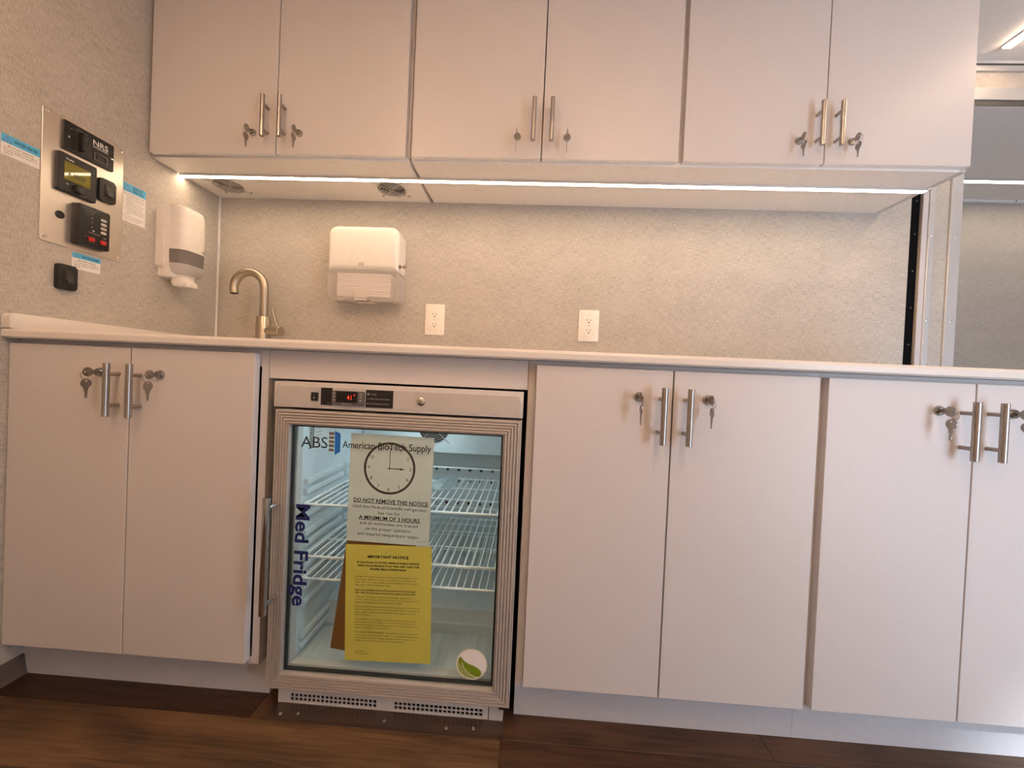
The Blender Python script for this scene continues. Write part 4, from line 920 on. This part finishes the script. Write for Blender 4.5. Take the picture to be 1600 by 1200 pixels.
# ------------------------------------------------------------------ papers taped inside the glass
def sheet(bm, w, h, mtx, curl=0.0, nx=6, ny=8):
    vs_ = [[bm.verts.new(mtx @ Vector((w * i / nx, -h * j / ny, -curl * ((1 - i / nx) * (j / ny)) ** 3))) for i in range(nx + 1)] for j in range(ny + 1)]
    for j in range(ny):
        for i in range(nx): bm.faces.new((vs_[j][i], vs_[j + 1][i], vs_[j + 1][i + 1], vs_[j][i + 1]))
    bm.normal_update(); bmesh.ops.solidify(bm, geom=bm.faces[:], thickness=0.0002); return bm
WN = basis((0.8745, -0.6130, 0.6830), FRONT, math.radians(-0.6))
t = thing('clock_notice', 'white notice with a printed clock, taped inside the refrigerator glass', 'notice', (0.976, -0.613, 0.42))
obj('sheet', sheet(new_bm(), 0.2040, 0.2620, WN), 'paper', t)
ck = (0.0985, -0.0800); PT = 0.0004
bm = new_bm(); ring(bm, ck[0], ck[1], 0.0578, 0.0634, WN, PT)
for k in range(12):
    a = PI / 2 - 2 * PI * (k + 1) / 12; c, s = math.cos(a), math.sin(a)
    text(bm, str(k + 1), ck[0] + 0.0505 * c, ck[1] + 0.0505 * s - 0.0038, 0.0080, None, 'C', 0.0, WN, 2, False, PT)
    n = (-s * 0.0006, c * 0.0006); poly(bm, [(ck[0] + r * c + g * n[0], ck[1] + r * s + g * n[1]) for r, g in ((0.0555, -1), (0.059, -1), (0.059, 1), (0.0555, 1))], WN, PT)
rect(bm, ck[0] - 0.0007, ck[0] + 0.0007, ck[1] - 0.005, ck[1] + 0.050, WN, PT)
poly(bm, [(ck[0] - 0.006, ck[1] - 0.001), (ck[0] + 0.027, ck[1] - 0.0016), (ck[0] + 0.027, ck[1] + 0.0008), (ck[0] - 0.006, ck[1] + 0.001)], WN, PT)
poly(bm, [(ck[0] + 0.026, ck[1] - 0.0034), (ck[0] + 0.037, ck[1] - 0.0008), (ck[0] + 0.026, ck[1] + 0.0024)], WN, PT)
obj('clock_print', bm, 'brown_print', t, False)
bm = new_bm()
text(bm, 'DO NOT REMOVE THIS NOTICE', 0.1055, -0.1655, 0.0092, 0.1830, 'C', 0.018, WN, 2, True, PT); text(bm, 'A MINIMUM OF 3 HOURS', 0.1040, -0.2065, 0.0088, 0.1500, 'C', 0.018, WN, 2, True, PT)
obj('bold_print', bm, 'black_print', t, False)
bm = new_bm()
for s_, y, ww in (('Until this Medical/Scientific refrigerator', -0.1795, 0.183), ('has run for', -0.1930, 0.054), ('and all technicians are trained', -0.2195, 0.143), ('on the proper operation', -0.2325, 0.112), ('and required temperature ranges.', -0.2455, 0.152)):
    text(bm, s_, 0.1030, y, 0.0076, ww, 'C', 0.0, WN, 2, False, PT)
text(bm, 'Form 1125-3H', 0.196, -0.2535, 0.0022, 0.022, 'R', 0, WN, 1, False, PT); obj('printed_text', bm, 'faint_print', t, False)

YN = basis((0.8712, -0.6122, 0.4115), FRONT, math.radians(1.7))
t = thing('yellow_notice', 'yellow IMPORTANT NOTICE sheet taped inside the refrigerator glass', 'notice', (0.975, -0.612, 0.13))
obj('sheet', sheet(new_bm(), 0.2120, 0.2850, YN), 'yellow', t)
bm = new_bm(); PX = 0.0002656
text(bm, 'IMPORTANT NOTICE', 0.1050, -(168 - 48) * PX, 0.0064, 0.1010, 'C', 0.03, YN, 2, False, PT)
for s_, Y, ww in (('IF YOU PLAN TO STORE IRREPLACEABLE AND/OR', 222, 0.154), ('HIGH VALUE PRODUCTS IN THIS UNIT TAKE THE', 252, 0.151), ('PROPER PRECAUTIONS NOW', 283, 0.089)): text(bm, s_, 0.1060, -(Y - 52) * PX, 0.0043, ww, 'C', 0.03, YN, 2, False, PT)
obj('bold_print', bm, 'black_print', t, False)
para = [
 (345, 'SPECIAL NOTE: Please be aware that during the initial startup of a new', 0.153, 0), (370, 'medical grade refrigerator or freezer, it is common to see the High Temp', 0.151, 0), (395, 'alarm. This is a normal condition until the chamber has had time to', 0.157, 0), (420, 'fully reach its desired temperature range.', 0.088, 0),
 (466, 'Due to the perishable nature of the products being stored in this', 0.149, 1), (491, 'unit - ABS, the following precautions are highly recommended.', 0.149, 1),
 (530, 'Temperature Monitoring: If irreplaceable and/or high value products or', 0.143, 0), (555, 'procedures will be stored or performed in this unit, it is also recommended that an', 0.158, 0), (581, 'alternate 3rd party temperature monitoring device is installed.', 0.116, 0),
 (620, 'Unattended Areas: If irreplaceable and/or high value products or procedures will', 0.160, 0), (645, 'be stored or performed in this unit and the unit will be located in an unattended', 0.158, 0), (671, 'area, it is again recommended that an alarm and offsite dialing or monitoring', 0.150, 0), (695, 'device be installed.', 0.037, 0),
 (738, "The manufacturer's sole obligation under this warranty is limited to repair", 0.150, 0), (763, 'and/or replacement of parts, subject to the additional limitations below. This', 0.152, 0), (789, 'warranty neither assumes nor authorizes any person to assume obligations other', 0.157, 0), (814, 'than those expressly covered by this warranty.', 0.086, 0),
 (857, 'NO CONSEQUENTIAL DAMAGES. The manufacturer is not responsible for', 0.155, 0), (883, 'economic loss; profit loss; or special, indirect, or consequential damages, including', 0.158, 0), (909, 'without limitation, losses or damages arising from claimed spoilage losses', 0.147, 0), (934, 'whether or not on account of refrigeration or equipment failure.', 0.124, 0),
 (1033, 'Rev C. May 2008', 0.027, 0), (1055, 'Part Number: 162703', 0.036, 0)]
bm = new_bm()
for Y, s_, ww, b in para: text(bm, s_, 0.0245, -(Y - 45) * PX, 0.0033, ww, 'L', 0.02 if b else 0.0, YN, 1, bool(b), PT)
obj('printed_text', bm, 'brown_print', t, False)
t = thing('kraft_envelope', 'brown kraft paper behind the yellow notice in the refrigerator', 'envelope', (0.94, -0.6095, 0.15))
KN = basis((0.8745, -0.6098, 0.4400), FRONT, math.radians(-6.6))
obj('sheet', sheet(new_bm(), 0.170, 0.2900, KN), 'kraft', t)

# plastic bag with papers on the top shelf
t = thing('manual_bag', 'clear plastic bag with papers on the top refrigerator shelf', 'bag', (1.03, -0.30, 0.492))
bm = new_bm(); mt = basis((0.93, -0.42, 0.4925), (Vector((1, 0.12, 0)).normalized(), Vector((-0.12, 1, 0)).normalized()))
pts = [[bm.verts.new(mt @ Vector((0.165 * i / 8, 0.16 * j / 6, 0.004 + 0.006 * math.sin(i * 1.7 + j) * math.sin(j * 1.1) ** 2))) for i in range(9)] for j in range(7)]
for j in range(6):
    for i in range(8): bm.faces.new((pts[j][i], pts[j][i + 1], pts[j + 1][i + 1], pts[j + 1][i]))
bm.normal_update(); bmesh.ops.solidify(bm, geom=bm.faces[:], thickness=0.003); obj('plastic', bm, 'bag', t, 40)
obj('booklet', box(new_bm(), 0.955, 1.045, -0.40, -0.29, 0.4905, 0.4930), 'label_white', t)

# clear floor plate in front of the refrigerator
t = thing('floor_guard', 'clear acrylic guard strip screwed to the floor before the refrigerator', 'floor guard', (0.99, -0.62, 0))
obj('strip', box(new_bm(), 0.700, 1.276, -0.6560, -0.604, 0.0004, 0.0030, 0.0008, 1), 'clear_plate', t)
for x, y in ((0.739, -0.6364), (0.780, -0.6324), (0.991, -0.6326), (1.141, -0.6368), (1.204, -0.6317)):
    obj('screw', lathe(new_bm(), [(0.0042, 0), (0.0038, 0.001), (0.0018, 0.0018)], (x, y, 0.003), (0, 0, 1), 12), 'chrome', t)
